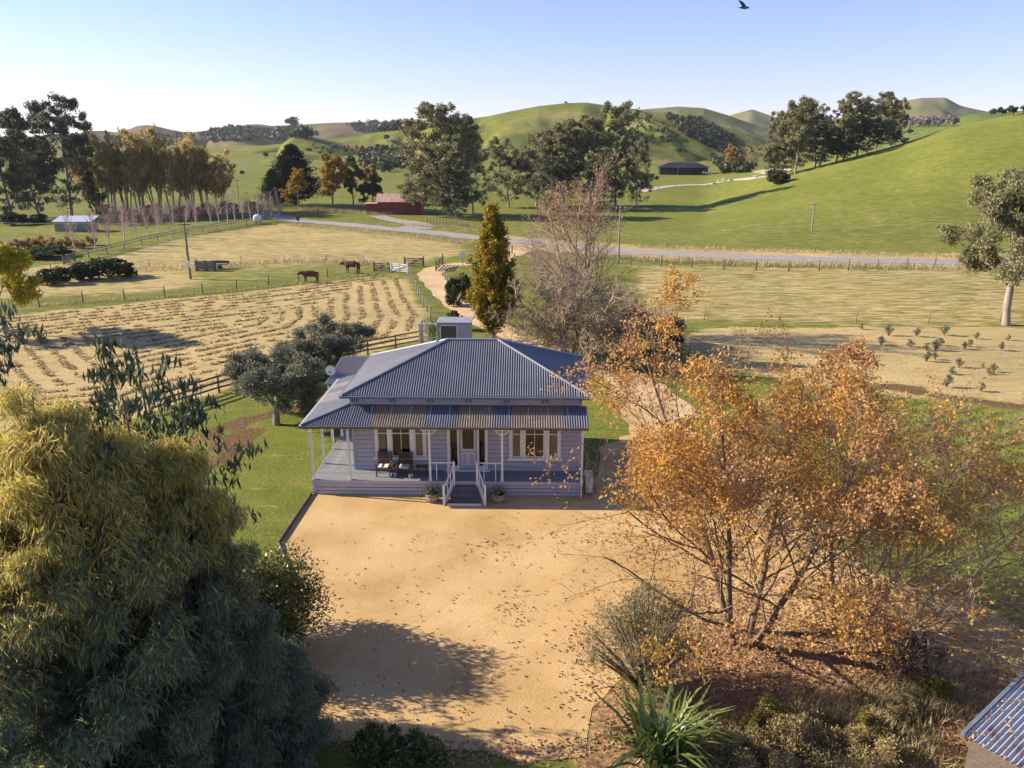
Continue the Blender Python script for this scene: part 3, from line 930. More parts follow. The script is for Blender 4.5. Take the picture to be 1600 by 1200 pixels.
for k, u in enumerate((0.3, 0.68)):
    MB().bar((VX0 + 2 * u, VY0 + (WY0 - VY0) * u, VZ + (VTZ - VZ) * u - 0.07), (VX1, VY0 + (WY0 - VY0) * u, VZ + (VTZ - VZ) * u - 0.07), 0.05, 0.08).build("purlin", M['white'], vr)
xx = 1.9
while xx < 12.9:
    MB().bar((xx, VY0 + 0.1, VZ - 0.03), (xx, WY0 - 0.06, VTZ - 0.07), 0.045, 0.06).build("rafter", M['white'], vr); xx += 0.92

# posts
pm_ = MB().box(-0.05, 0.05, -0.05, 0.05, DZ, 3.36).box(-0.075, 0.075, -0.075, 0.075, 3.12, 3.18).box(-0.07, 0.07, -0.07, 0.07, DZ + 0.002, DZ + 0.12).mesh("verandah_post", M['white'])
for (x, y) in ((0.07, 0.07), (1.81, 0.07), (5.6, 0.07), (8.98, 0.07), (12.7, 0.07), (0.07, 2.0), (0.07, 3.95), (0.07, 5.9), (0.07, 7.3)):
    link("verandah_post", pm_, villa, (x, y, 0))
for x in (5.6, 8.98):
    for s in (-1, 1):
        MB().prism([(x + s * 0.055, 0.1, 3.355), (x + s * 0.42, 0.1, 3.355), (x + s * 0.055, 0.1, 3.354)][:3] if False else [(x + s * 0.055, 0.04, 3.355), (x + s * 0.40, 0.04, 3.355), (x + s * 0.40, 0.08, 3.355), (x + s * 0.055, 0.08, 3.355)], 0.10).bar((x + s * 0.06, 0.06, 3.06), (x + s * 0.34, 0.06, 3.27), 0.04, 0.05).build("bracket", M['white'], villa)
MB().tube([(12.7, -0.02, 0.02), (12.7, -0.02, 3.45)], 0.04, 8).build("downpipe", M['white'], villa)

# front steps with splayed handrails
steps = part("steps")
for k in range(4):
    z = DZ - 0.19 * (k + 1); y = -0.27 * (k + 1) + 0.02
    wl_, wr_ = 6.74 - 0.075 * k, 7.79 + 0.085 * k
    MB().box(wl_, wr_, y, y + 0.29, z - 0.045, z).build("tread", M['step'], steps)
    MB().box(wl_ + 0.01, wr_ - 0.01, y + 0.25, y + 0.27, z, z + 0.145).build("riser", M['step'], steps)
MB().box(6.5, 8.05, -1.08, -1.055, 0.0, 0.10).build("nosing", M['white'], steps)
for s, xt, xb in ((-1, 6.72, 6.34), (1, 7.81, 8.23)):
    MB().bar((xt, -0.03, DZ - 0.08), (xb, -1.02, 0.02), 0.05, 0.22).build("stringer", M['white'], steps)
rail = part("handrail")
def newel(x, y, z0, h):
    b = MB().box(x - 0.05, x + 0.05, y - 0.05, y + 0.05, z0, z0 + h)
    b.box(x - 0.065, x + 0.065, y - 0.065, y + 0.065, z0 + h, z0 + h + 0.03)
    b.lathe([(0.02, 0), (0.05, 0.03), (0.055, 0.06), (0.035, 0.095), (0.005, 0.11)], 10, (x, y, z0 + h + 0.03))
    b.build("newel", M['white'], rail)
for xt, xb in ((6.72, 6.34), (7.81, 8.23)):
    newel(xt, -0.06, DZ - 0.2, 1.12); newel(xb, -1.05, 0.0, 0.92)
    MB().bar((xt, -0.06, DZ + 0.82), (xb, -1.05, 0.84), 0.06, 0.05).build("rail", M['white'], rail)
    MB().bar((xt, -0.06, DZ + 0.20), (xb, -1.05, 0.22), 0.04, 0.04).build("rail", M['white'], rail)
    for u in (0.33, 0.66):
        x = xt + (xb - xt) * u; y = -0.06 - 0.99 * u
        MB().box(x - 0.018, x + 0.018, y - 0.018, y + 0.018, DZ + 0.2 - 0.73 * u, DZ + 0.82 - 0.73 * u).build("baluster", M['white'], rail)
for x0, x1, bs in ((5.65, 6.67, (5.9, 6.44)), (7.86, 8.93, (8.13, 8.67))):
    MB().box(x0, x1, 0.05, 0.10, DZ + 0.88, DZ + 0.93).build("rail", M['white'], rail)
    for x in bs: MB().box(x - 0.02, x + 0.02, 0.055, 0.095, DZ + 0.002, DZ + 0.88).build("baluster", M['white'], rail)

# rear wing with its own low roof
wing = part("rear_wing")
MB().box(-0.3, 3.0, 7.7, 11.2, 0.0, 3.25).build("wall", M['paint'], wing)
corrugated(wing, (0, 7.35, 3.30), (1, 0, 0), (0, 4.2, 0.42), -1.0, 3.6, lambda s: 0, lambda s: 4.22, M['roof_old'])
MB().bar((-1.0, 7.32, 3.24), (3.6, 7.32, 3.24), 0.08, 0.1).build("fascia", M['paint_dark'], wing)
MB().bar((-1.02, 7.32, 3.24), (-1.02, 11.5, 3.66), 0.05, 0.12).build("fascia", M['paint_dark'], wing)
MB().box(-0.95, -0.86, 7.4, 7.49, 0, 3.22).build("post", M['white'], wing)

flue = MB().tube([(5.55, 5.05, 5.9), (5.55, 5.05, 6.75)], 0.10, 12).tube([(5.55, 5.05, 6.75), (5.55, 5.05, 7.05)], 0.065, 10).lathe([(0.04, 0), (0.15, 0.02), (0.15, 0.05), (0.02, 0.14)], 12, (5.55, 5.05, 7.05))
flue.build("flue", M['steel'], villa)
dish = empty("satellite_dish", parent=villa, loc=(-0.75, 7.6, 3.35))
MB().tube([(0, 0, 0), (0, 0, 0.55)], 0.02, 8).build("mast", M['steel'], dish)
b = MB(); n = 16
ring = [(0.0, 0.0)] + [(0.28 * r, 0.08 * r * r) for r in (0.35, 0.7, 1.0)]
vs = []
for r, dpt in ring:
    for k in range(n):
        a = 2 * math.pi * k / n
        vs.append((r * math.cos(a), -0.06 + dpt * -1 + 0.08, 0.62 + r * math.sin(a)))
b.v = vs; b.f = [(i * n + k, i * n + (k + 1) % n, (i + 1) * n + (k + 1) % n, (i + 1) * n + k) for i in range(len(ring) - 1) for k in range(n)]
b.build("reflector", M['white'], dish, smooth_shade=True)
MB().tube([(0, 0.02, 0.40), (0, -0.3, 0.60)], 0.012, 6).box(-0.03, 0.03, -0.34, -0.28, 0.57, 0.64).build("feed_arm", M['iron'], dish)
# white unit against the east end of the deck
hp = empty("heat_pump", parent=None, loc=(0, 0, 0))
hp.parent = None
c = villa.matrix_basis @ Vector((13.05, 0.6, 0))
hp.location = c; hp.rotation_euler = (0, 0, math.radians(-1.2))
MB().box(-0.14, 0.22, -0.4, 0.4, 0.12, 0.95).build("casing", M['white'], hp)
MB().box(-0.14, 0.2, -0.38, -0.3, 0, 0.12).box(-0.14, 0.2, 0.3, 0.38, 0, 0.12).build("foot", M['iron'], hp)
tag(hp, "white box unit standing at the right end of the verandah deck", "heat pump")

def on_villa(x, y, z=0.0): return villa.matrix_basis @ Vector((x, y, z))

# seat with two places and a shelf between
seat = empty("double_seat", on_villa(3.02, 0.42, DZ), math.radians(-1.2))
tag(seat, "dark timber twin garden seat with a small table between, under the left window", "seat")
for x0 in (0.0, 1.0):
    for k in range(5): MB().box(x0, x0 + 0.56, 0.02 + k * 0.105, 0.11 + k * 0.105, 0.40, 0.425).build("seat_slat", M['wood'], seat)
    for k in range(5): MB().bar((x0, 0.56 + 0.03 * k, 0.50 + 0.115 * k), (x0 + 0.56, 0.56 + 0.03 * k, 0.50 + 0.115 * k), 0.02, 0.09).build("back_slat", M['wood'], seat)
    MB().box(x0 + 0.04, x0 + 0.5, 0.05, 0.48, 0.43, 0.48).build("cushion", M['curtain'], seat)
for x in (-0.06, 0.57, 0.94, 1.57):
    MB().box(x, x + 0.055, 0.0, 0.055, 0, 0.60).build("leg", M['wood'], seat)
    MB().bar((x + 0.027, 0.52, 0.0), (x + 0.027, 0.70, 1.03), 0.055, 0.05).build("leg", M['wood'], seat)
    MB().box(x - 0.01, x + 0.065, -0.03, 0.58, 0.602, 0.63).build("armrest", M['wood'], seat)
    MB().box(x + 0.01, x + 0.045, 0.056, 0.52, 0.34, 0.395).build("apron", M['wood'], seat)
for k in range(4): MB().box(0.63, 0.935, 0.04 + 0.11 * k, 0.14 + 0.11 * k, 0.50, 0.52).build("table_slat", M['wood'], seat)
stool = empty("side_table", on_villa(5.15, 0.62, DZ), 0)
MB().box(-0.3, 0.3, -0.2, 0.2, 0.46, 0.49).build("table_top", M['wood'], stool)
for x in (-0.22, 0.22):
    MB().bar((x, -0.15, 0), (-x * 0.2 + x * 0.9, 0.13, 0.46), 0.035, 0.03).build("leg", M['wood'], stool)
    MB().bar((x, 0.15, 0), (x * 0.7, -0.13, 0.46), 0.035, 0.03).build("leg", M['wood'], stool)
tag(stool, "low dark side table on the verandah beside the twin seat", "table")

# ------------------------------------------------------------------ plants
class Skel:
    def __init__(self, seed): self.rg = random.Random(seed); self.np = np.random.default_rng(seed); self.lines = []; self.tips = []
    def grow(self, p, d, L, r, lvl, cfg):
        c = cfg[lvl]; rg = self.rg
        n = c.get('seg', 4); pts = [Vector(p)]; rad = [r]
        d = Vector(d).normalized(); end = c.get('end', 0.35)
        for i in range(n):
            w = c.get('wander', 0.15)
            d = (d + Vector((rg.gauss(0, w), rg.gauss(0, w), rg.gauss(0, w) + c.get('trop', 0.0)))).normalized()
            pts.append(pts[-1] + d * (L / n)); rad.append(r * (1 - (1 - end) * (i + 1) / n))
        self.lines.append((np.array(pts), np.array(rad)))
        if lvl + 1 >= len(cfg):
            for q in pts[max(1, n // 2):]: self.tips.append((q, d.copy()))
            return
        k = cfg[lvl + 1]; m = k['n'] if isinstance(k['n'], int) else rg.randint(*k['n'])
        f0 = k.get('f0', 0.3); ph = rg.random() * 6.28
        for j in range(m):
            f = f0 + (1 - f0) * ((j + rg.random() * 0.8) / m)
            f = min(f, 0.999); x = f * n; i = int(x)
            q = pts[i].lerp(pts[i + 1], x - i)
            t = (pts[i + 1] - pts[i]).normalized()
            ph += 2.4 + rg.gauss(0, 0.35)
            s = t.cross(Vector((0.3, 0.2, 1))).normalized() if abs(t.z) < 0.97 else Vector((1, 0, 0))
            u = s.cross(t)
            a = math.radians(rg.gauss(k.get('ang', 45), k.get('dang', 9)))
            nd = t * math.cos(a) + (s * math.cos(ph) + u * math.sin(ph)) * math.sin(a)
            ll = L * k['L'] * (1 - k.get('taper', 0.45) * (f - f0) / max(1e-3, 1 - f0)) * rg.uniform(0.75, 1.2)
            self.grow(q, nd, ll, max(k.get('rmin', 0.004), rad[i] * k.get('rr', 0.55)), lvl + 1, cfg)

def tubes(lines, sides_of=lambda r: 6 if r > 0.08 else (4 if r > 0.02 else 3)):
    groups = {}
    for P, R in lines: groups.setdefault((len(P), sides_of(R[0])), []).append((P, R))
    VV = []; FF = []; base = 0
    for (n, k), L in groups.items():
        P = np.array([a for a, _ in L]); R = np.array([b for _, b in L]); B = len(L)
        T = np.gradient(P, axis=1); T /= np.linalg.norm(T, axis=2, keepdims=True) + 1e-9
        ref = np.where(np.abs(T[..., 2:3]) > 0.9, np.array([1.0, 0, 0]), np.array([0, 0, 1.0]))
        S = np.cross(T, ref); S /= np.linalg.norm(S, axis=2, keepdims=True) + 1e-9
        U = np.cross(S, T)
        an = np.arange(k) * 2 * math.pi / k
        V = P[:, :, None, :] + R[:, :, None, None] * (S[:, :, None, :] * np.cos(an)[None, None, :, None] + U[:, :, None, :] * np.sin(an)[None, None, :, None])
        VV.append(V.reshape(-1, 3))
        b = base + (np.arange(B)[:, None, None] * n + np.arange(n - 1)[None, :, None]) * k
        j = np.arange(k)[None, None, :]; j2 = (np.arange(k) + 1) % k
        F = np.stack([b + j, b + j2[None, None, :], b + k + j2[None, None, :], b + k + j], -1)
        FF.append(F.reshape(-1, 4)); base += B * n * k
    return np.concatenate(VV), np.concatenate(FF)

def unit(a): return a / (np.linalg.norm(a, axis=-1, keepdims=True) + 1e-9)

def leaves(pos, axis, L, Wd, g, nrm=None):
    """diamond leaves: pos (n,3), long axis (n,3), lengths, widths"""
    n = len(pos)
    axis = unit(axis)
    if nrm is None: nrm = g.normal(size=(n, 3))
    s = unit(np.cross(axis, nrm))
    fold = unit(np.cross(s, axis))
    L = np.broadcast_to(L, (n,))[:, None]; Wd = np.broadcast_to(Wd, (n,))[:, None]
    a = pos - axis * L * 0.5; c = pos + axis * L * 0.5 - fold * L * 0.12
    b = pos + s * Wd * 0.5 + fold * L * 0.06; d = pos - s * Wd * 0.5 + fold * L * 0.06
    V = np.stack([a, b, c, d], 1).reshape(-1, 3)
    F = np.arange(4 * n).reshape(-1, 4)
    return V, F

def cluster_points(C, r, n, g, flat=0.75, shell=0.45):
    """n points round each of the centres C, more of them near the surface of the clump"""
    k = len(C)
    d = unit(g.normal(size=(k, n, 3)))
    q = (shell + (1 - shell) * g.random((k, n, 1))) * (g.random((k, n, 1)) ** 0.3)
    rr = np.broadcast_to(np.asarray(r, float).reshape(-1, 1, 1), (k, 1, 1))
    P = C[:, None, :] + d * q * rr * np.array([1, 1, flat])
    return P.reshape(-1, 3), d.reshape(-1, 3)

BARK = {
    'gum': pmat("gum_bark", (0.36, 0.31, 0.26), (0.20, 0.16, 0.13), 3, 0.85, 0.4, stretch=(1, 1, 0.3)),
    'grey': pmat("grey_bark", (0.17, 0.14, 0.12), (0.29, 0.25, 0.21), 5, 0.9, 0.5),
    'pale': pmat("pale_twig_bark", (0.43, 0.335, 0.225), (0.32, 0.24, 0.16), 4, 0.9, 0.3),
    'dark': pmat("dark_bark", (0.07, 0.055, 0.045), (0.12, 0.095, 0.075), 5, 0.9, 0.5),
    'birch': pmat("birch_bark", (0.62, 0.57, 0.55), (0.42, 0.36, 0.34), 6, 0.8, 0.2),
    'pink': pmat("birch_twigs", (0.33, 0.22, 0.20), (0.42, 0.30, 0.27), 4, 0.9),
    'brown': pmat("brown_bark", (0.15, 0.105, 0.075), (0.24, 0.17, 0.12), 5, 0.9, 0.4),
}
LEAF = {
    'gum': leafmat("gum_leaves", [(0.125, 0.13, 0.065), (0.21, 0.21, 0.10), (0.29, 0.28, 0.14), (0.38, 0.335, 0.18)], 0.35),
    'gum_dark': leafmat("dark_gum_leaves", [(0.07, 0.085, 0.05), (0.12, 0.135, 0.075), (0.18, 0.185, 0.10)], 0.3),
    'willow': leafmat("willow_leaves", [(0.36, 0.29, 0.12), (0.48, 0.38, 0.17), (0.56, 0.42, 0.15), (0.42, 0.35, 0.18)], 0.5, patch=(0.56, 0.40, 0.13), patch_scale=0.12),
    'golden': leafmat("golden_leaves", [(0.42, 0.23, 0.025), (0.50, 0.30, 0.04), (0.32, 0.22, 0.04), (0.22, 0.19, 0.04)], 0.35),
    'orange_pale': leafmat("pale_orange_leaves", [(0.45, 0.27, 0.09), (0.52, 0.33, 0.12), (0.36, 0.22, 0.08)], 0.35),
    'olive_green': leafmat("dull_green_leaves", [(0.07, 0.085, 0.025), (0.12, 0.13, 0.035), (0.17, 0.16, 0.045)], 0.3),
    'conifer': leafmat("cypress_foliage", [(0.018, 0.030, 0.016), (0.032, 0.048, 0.022), (0.05, 0.068, 0.03)], 0.1),
    'column': leafmat("turning_oak_leaves", [(0.10, 0.115, 0.018), (0.20, 0.18, 0.022), (0.32, 0.24, 0.025), (0.26, 0.17, 0.02), (0.14, 0.14, 0.02)], 0.35, patch=(0.36, 0.25, 0.02), patch_scale=0.7),
    'oak': leafmat("autumn_oak_leaves", [(0.46, 0.23, 0.09), (0.55, 0.31, 0.11), (0.38, 0.19, 0.09), (0.60, 0.38, 0.13), (0.46, 0.28, 0.17), (0.54, 0.35, 0.20)], 0.45, patch=(0.60, 0.34, 0.07), patch_scale=0.4),
    'olive': leafmat("olive_leaves", [(0.13, 0.14, 0.085), (0.20, 0.21, 0.135), (0.27, 0.275, 0.19), (0.16, 0.165, 0.10)], 0.2),
    'yellow': leafmat("yellow_leaves", [(0.52, 0.42, 0.02), (0.60, 0.50, 0.03), (0.38, 0.33, 0.03), (0.25, 0.25, 0.03)], 0.4, patch=(0.46, 0.40, 0.03), patch_scale=0.35),
    'wattle': leafmat("narrow_blue_green_leaves", [(0.10, 0.145, 0.10), (0.145, 0.195, 0.125), (0.20, 0.23, 0.13), (0.13, 0.16, 0.08)], 0.4, spec=0.4),
    'wattle_sunlit': leafmat("narrow_sunlit_tint_leaves", [(0.44, 0.40, 0.11), (0.58, 0.47, 0.12), (0.64, 0.44, 0.12), (0.32, 0.34, 0.11)], 0.5, spec=0.4),  # the same narrow leaves, coloured as if sunlit
    'sapling': leafmat("long_dark_leaves", [(0.03, 0.055, 0.035), (0.05, 0.08, 0.045), (0.075, 0.105, 0.055)], 0.2, rough=0.35, spec=0.5),
    'glossy': leafmat("glossy_leaves", [(0.05, 0.075, 0.022), (0.085, 0.11, 0.03), (0.16, 0.165, 0.04), (0.30, 0.25, 0.05)], 0.25, rough=0.35, spec=0.5),  # the yellow tints paint in sunlit highlights
    'manuka': leafmat("fine_grey_green_leaves", [(0.17, 0.155, 0.08), (0.23, 0.21, 0.115), (0.30, 0.265, 0.15), (0.12, 0.115, 0.06)], 0.25),
    'scrub': leafmat("scrub_leaves", [(0.32, 0.245, 0.12), (0.42, 0.325, 0.16), (0.26, 0.22, 0.10), (0.50, 0.41, 0.19)], 0.3),
    'scrub_yellow': leafmat("yellowing_scrub_leaves", [(0.30, 0.27, 0.06), (0.40, 0.33, 0.08), (0.22, 0.20, 0.06)], 0.35),
    'flax': leafmat("flax_blades", [(0.11, 0.17, 0.035), (0.17, 0.235, 0.055), (0.26, 0.30, 0.08), (0.09, 0.13, 0.045)], 0.25, rough=0.35, spec=0.5),
    'tussock': leafmat("tussock_blades", [(0.36, 0.22, 0.08), (0.45, 0.30, 0.12), (0.30, 0.19, 0.09)], 0.3),
    'lavender': leafmat("lavender_grey_twigs", [(0.22, 0.18, 0.19), (0.29, 0.23, 0.24), (0.20, 0.17, 0.15)], 0.3),
    'bush': leafmat("bush_leaves", [(0.03, 0.04, 0.018), (0.05, 0.065, 0.025), (0.085, 0.095, 0.035)], 0.2),
    'straw': leafmat("hay", [(0.44, 0.345, 0.16), (0.54, 0.42, 0.21), (0.36, 0.285, 0.12), (0.62, 0.49, 0.27)], 0.25),
    'rank': leafmat("rank_grass", [(0.32, 0.26, 0.13), (0.43, 0.35, 0.19), (0.24, 0.22, 0.08), (0.52, 0.43, 0.27)], 0.3),
    'fallen': leafmat("fallen_oak_leaves", [(0.40, 0.235, 0.125), (0.31, 0.165, 0.085), (0.52, 0.335, 0.20), (0.22, 0.12, 0.07)], 0.15),
    'pinkbare': leafmat("reddish_buds", [(0.30, 0.13, 0.10), (0.38, 0.19, 0.14), (0.25, 0.15, 0.12)], 0.3),
}

def tips_np(s): return np.array([t[0] for t in s.tips]), np.array([t[1] for t in s.tips])

def gum_variant(seed, Ht=26.0, spread=1.0, leaf='gum', low=0.2, nl=46, lsize=0.62, n1=17):
    s = Skel(seed)
    cfg = [dict(seg=7, wander=0.05, trop=0.03, end=0.25),
           dict(n=n1, f0=low, L=0.42 * spread, ang=46, wander=0.12, trop=0.10, seg=5, rr=0.5, taper=0.42),
           dict(n=(4, 5), f0=0.35, L=0.45, ang=42, wander=0.15, trop=0.06, seg=4, rr=0.5),
           dict(n=(2, 3), f0=0.5, L=0.5, ang=40, wander=0.2, trop=0.0, seg=3, rr=0.5, rmin=0.02)]
    s.grow((0, 0, -0.3), (s.rg.gauss(0, 0.05), s.rg.gauss(0, 0.05), 1), Ht * 0.86, Ht * 0.017, 0, cfg)
    V, F = tubes(s.lines)
    tr = np_mesh("trunk", V, F, BARK['gum'], True)
    C, _ = tips_np(s)
    C = C[s.np.random(len(C)) < 0.55]
    m = 95                                  # inner and lower boughs that fill the crown
    z = Ht * s.np.uniform(max(0.08, low - 0.1), 0.9, m); a = s.np.uniform(0, 6.28, m)
    pr = Ht * 0.235 * spread * np.sin(np.pi * np.clip((z / Ht - 0.02) / 1.0, 0, 1) ** 0.85) ** 0.7 * s.np.uniform(0.25, 1, m) ** 0.5
    C = np.concatenate([C, np.stack([pr * np.cos(a), pr * np.sin(a), z], 1)])
    r = Ht * 0.055 * s.np.uniform(0.6, 1.4, len(C))
    P, d = cluster_points(C, r, nl, s.np, 0.7)
    n = len(P)
    ax = unit(s.np.normal(size=(n, 3)) * 0.8 + np.array([0, 0, -0.4]))
    V, F = leaves(P, ax, s.np.uniform(0.7, 1.3, n) * lsize, lsize * 0.5, s.np, nrm=d + s.np.normal(size=(n, 3)) * 0.5)
    cr = np_mesh("crown", V, F, LEAF[leaf])
    return tr, cr

def plant(name, label, cat, loc, tr, cr, sc=1.0, rz=0.0, group=None, sx=None, extra=None):
    o = empty(name, loc, rz)
    s = (sx or sc, sx or sc, sc)
    link("trunk", tr, o, scale=s)
    if cr: link("crown", cr, o, scale=s)
    if extra: link("twigs", extra, o, scale=s)
    tag(o, label, cat, group)
    return o

ORD = ["first", "second", "third", "fourth", "fifth", "sixth", "seventh", "eighth", "ninth", "tenth", "eleventh", "twelfth", "thirteenth", "fourteenth", "fifteenth", "sixteenth", "seventeenth", "eighteenth", "nineteenth", "twentieth",
       "twenty-first", "twenty-second", "twenty-third", "twenty-fourth", "twenty-fifth", "twenty-sixth", "twenty-seventh", "twenty-eighth", "twenty-ninth", "thirtieth"]

GUMS = [gum_variant(101), gum_variant(102, spread=1.15), gum_variant(103, spread=0.85), gum_variant(104, low=0.08, spread=1.0), gum_variant(105, spread=1.25, low=0.25)]
GUMD = [gum_variant(111, leaf='gum_dark', spread=1.15, low=0.12), gum_variant(112, leaf='gum_dark', spread=1.0, low=0.06)]

def gum_at(px, py_base, py_top, var, label, group, sx=1.0, y=None):
    p = spot(px, py_base) if y is None else at(px, y)
    h = top_height(px, py_top, p.y) - p.z
    plant("eucalyptus_tree", label, "tree", p, var[0], var[1], h / 26.0, rnd.random() * 6.28, group, sx=h / 26.0 * sx)

# tall dark gums at the far left
gum_at(112, 338, 152, GUMD[0], "tallest dark eucalyptus at the far left, towering over the willows", "dark gums at the far left", 0.95)
gum_at(62, 340, 176, GUMD[1], "dark eucalyptus crowding the tallest gum on its left side", "dark gums at the far left", 0.85)
gum_at(22, 345, 205, GUMD[0], "shorter dark eucalyptus at the left edge of the picture", "dark gums at the far left", 1.0)
gum_at(-40, 345, 200, GUMD[1], "dark eucalyptus cut off by the left picture edge", "dark gums at the far left", 1.2)
gum_at(150, 336, 262, GUMD[1], "small dark eucalyptus between the tallest gum and the willows", "dark gums at the far left", 0.9)
# clump behind the barn
gum_at(702, 338, 168, GUMS[1], "tall broad eucalyptus beside the red barn, highest of the middle clump", "gums beside the red barn", 1.12)
gum_at(660, 335, 215, GUMS[3], "lower eucalyptus leaning over the red barn roof", "gums beside the red barn", 1.05)
gum_at(740, 340, 195, GUMS[4], "eucalyptus right of the tallest barn-side gum", "gums beside the red barn", 0.75)
gum_at(715, 343, 262, GUMD[1], "low dense dark gum at the foot of the barn-side clump", "gums beside the red barn", 1.5)
# the grove in the middle
for k, (px, pb, pt, v, sx, lab) in enumerate((
        (795, 325, 215, 3, 1.0, "pale-trunked eucalyptus at the left end of the middle grove"),
        (838, 322, 196, 0, 1.0, "second eucalyptus from the left in the middle grove"),
        (880, 322, 184, 2, 1.1, "tall narrow eucalyptus near the centre of the middle grove"),
        (925, 322, 186, 1, 0.9, "eucalyptus right of centre in the middle grove"),
        (962, 322, 178, 4, 0.85, "tallest eucalyptus of the middle grove, above the bare red-topped tree"),
        (995, 325, 222, 1, 0.9, "low leaning eucalyptus at the right end of the middle grove"),
        (860, 330, 245, 3, 1.3, "low bushy eucalyptus in front of the middle grove"),
        (945, 328, 240, 3, 1.2, "dense low eucalyptus at the front right of the middle grove"))):
    gum_at(px, pb, pt, GUMS[v] if k < 6 else GUMD[0], lab, "gums of the middle grove", sx)
# the clump on the green hillside
for k, (px, y, pt, v, sx, lab) in enumerate((
        (1238, 232, 150, 2, 1.05, "pale-trunked eucalyptus at the left end of the hillside clump"),
        (1205, 238, 178, 1, 0.8, "lower eucalyptus on the left flank of the hillside clump"),
        (1268, 240, 152, 0, 1.0, "second tall eucalyptus from the left in the hillside clump"),
        (1300, 240, 156, 4, 0.9, "eucalyptus in the middle of the hillside clump"),
        (1330, 243, 150, 2, 1.1, "eucalyptus right of the middle of the hillside clump"),
        (1358, 246, 147, 1, 0.95, "tallest rounded eucalyptus of the hillside clump"),
        (1385, 250, 160, 4, 0.8, "eucalyptus at the right end of the hillside clump"),
        (1275, 236, 196, 5, 1.5, "low dense eucalyptus in front of the hillside clump"),
        (1345, 240, 186, 5, 1.5, "low spreading eucalyptus under the right half of the hillside clump"),
        (1310, 238, 200, 6, 1.7, "low dark eucalyptus under the middle of the hillside clump"),
        (1383, 247, 190, 6, 1.4, "low dark eucalyptus at the right foot of the hillside clump"),
        (1218, 236, 215, 5, 1.5, "low eucalyptus at the left foot of the hillside clump"))):
    gum_at(px, 0, pt, (GUMS + GUMD)[v], lab, "gums of the hillside clump", sx, y=y)

# big gum at the right edge
s = Skel(131)
cfg = [dict(seg=7, wander=0.06, trop=0.03, end=0.3),
       dict(n=18, f0=0.26, L=0.46, ang=56, wander=0.12, trop=0.08, seg=6, rr=0.42, taper=0.5),
       dict(n=(5, 6), f0=0.3, L=0.42, ang=45, wander=0.16, trop=0.0, seg=4, rr=0.5),
       dict(n=(3, 4), f0=0.4, L=0.5, ang=40, wander=0.2, trop=-0.1, seg=3, rr=0.5, rmin=0.012)]
s.grow((0, 0, -0.2), (-0.05, 0, 1), 12.6, 0.42, 0, cfg)
V, F = tubes(s.lines); tr = np_mesh("trunk", V, F, BARK['gum'], True)
C, _ = tips_np(s)
P, d = cluster_points(C, 0.95 * s.np.uniform(0.7, 1.3, len(C)), 62, s.np, 0.8)
n = len(P)
V, F = leaves(P, s.np.normal(size=(n, 3)) * 0.6 + np.array([0, 0, -0.8]), s.np.uniform(0.2, 0.36, n), 0.11, s.np)
cr = np_mesh("crown", V, F, LEAF['gum'])
p = spot(1572, 508)
plant("eucalyptus_tree", "lone eucalyptus with bare lower trunk at the right edge, beside the planted straw field", "tree", p, tr, cr, 0.98, 0.6)

# willows, golden trees, conifer at the left and middle distance
def willow_variant(seed, Ht=15.0, leaf='willow', nl=14, stems=5, dens=1.0, spread=16):
    s = Skel(seed)
    cfg = [dict(seg=6, wander=0.04, trop=0.05, end=0.25),
           dict(n=int(11 * dens), f0=0.25, L=0.36, ang=28, wander=0.09, trop=0.10, seg=4, rr=0.4, rmin=0.03),
           dict(n=6, f0=0.2, L=0.5, ang=30, wander=0.12, trop=0.05, seg=3, rr=0.5, rmin=0.022)]
    for k in range(stems):
        a = k * 6.28 / stems + s.rg.random()
        t = math.radians(s.rg.uniform(3, spread))
        s.grow((0.5 * math.cos(a), 0.5 * math.sin(a), -0.2), (math.cos(a) * math.sin(t), math.sin(a) * math.sin(t), math.cos(t)), Ht * s.rg.uniform(0.7, 0.95), Ht * 0.013, 0, cfg)
    V, F = tubes(s.lines, lambda r: 5 if r > 0.08 else 3)
    tr = np_mesh("trunk", V, F, BARK['pale'], True)
    C, D = tips_np(s)
    P, d = cluster_points(C, 0.55, nl, s.np, 1.0, 0.1)
    n = len(P)
    V, F = leaves(P, s.np.normal(size=(n, 3)) * 0.5 + np.array([0, 0, 0.7]), s.np.uniform(0.3, 0.55, n), 0.14, s.np)
    return tr, np_mesh("crown", V, F, LEAF[leaf])
WIL = [willow_variant(201), willow_variant(202, dens=1.2), willow_variant(203, stems=3, nl=10), willow_variant(204, leaf='golden', nl=9)]
for k, (px, pb, pt, v, sx, lab) in enumerate((
        (152, 335, 222, 2, 1.0, "thin bare willow next to the dark gums"),
        (178, 338, 216, 0, 0.9, "willow second from the left in the yellow-brown row"),
        (200, 336, 222, 3, 0.9, "golden-topped willow in the left half of the row"),
        (222, 338, 214, 0, 0.95, "willow in the middle of the yellow-brown row"),
        (248, 336, 206, 1, 0.9, "tallest willow of the yellow-brown row, pale at the top"),
        (272, 338, 204, 2, 1.0, "tall thin willow right of the tallest one"),
        (300, 336, 222, 1, 1.0, "willow right of centre in the yellow-brown row"),
        (322, 335, 226, 3, 1.0, "golden-topped willow near the right end of the row"),
        (345, 333, 240, 0, 1.15, "drooping willow at the right end of the yellow-brown row"))):
    p = spot(px, pb); h = top_height(px, pt, p.y) - p.z
    plant("willow_tree", lab, "tree", p, WIL[v][0], WIL[v][1], h / 14.6, rnd.random() * 6, "yellow-brown willows at the left", sx=h / 14.6 * sx)

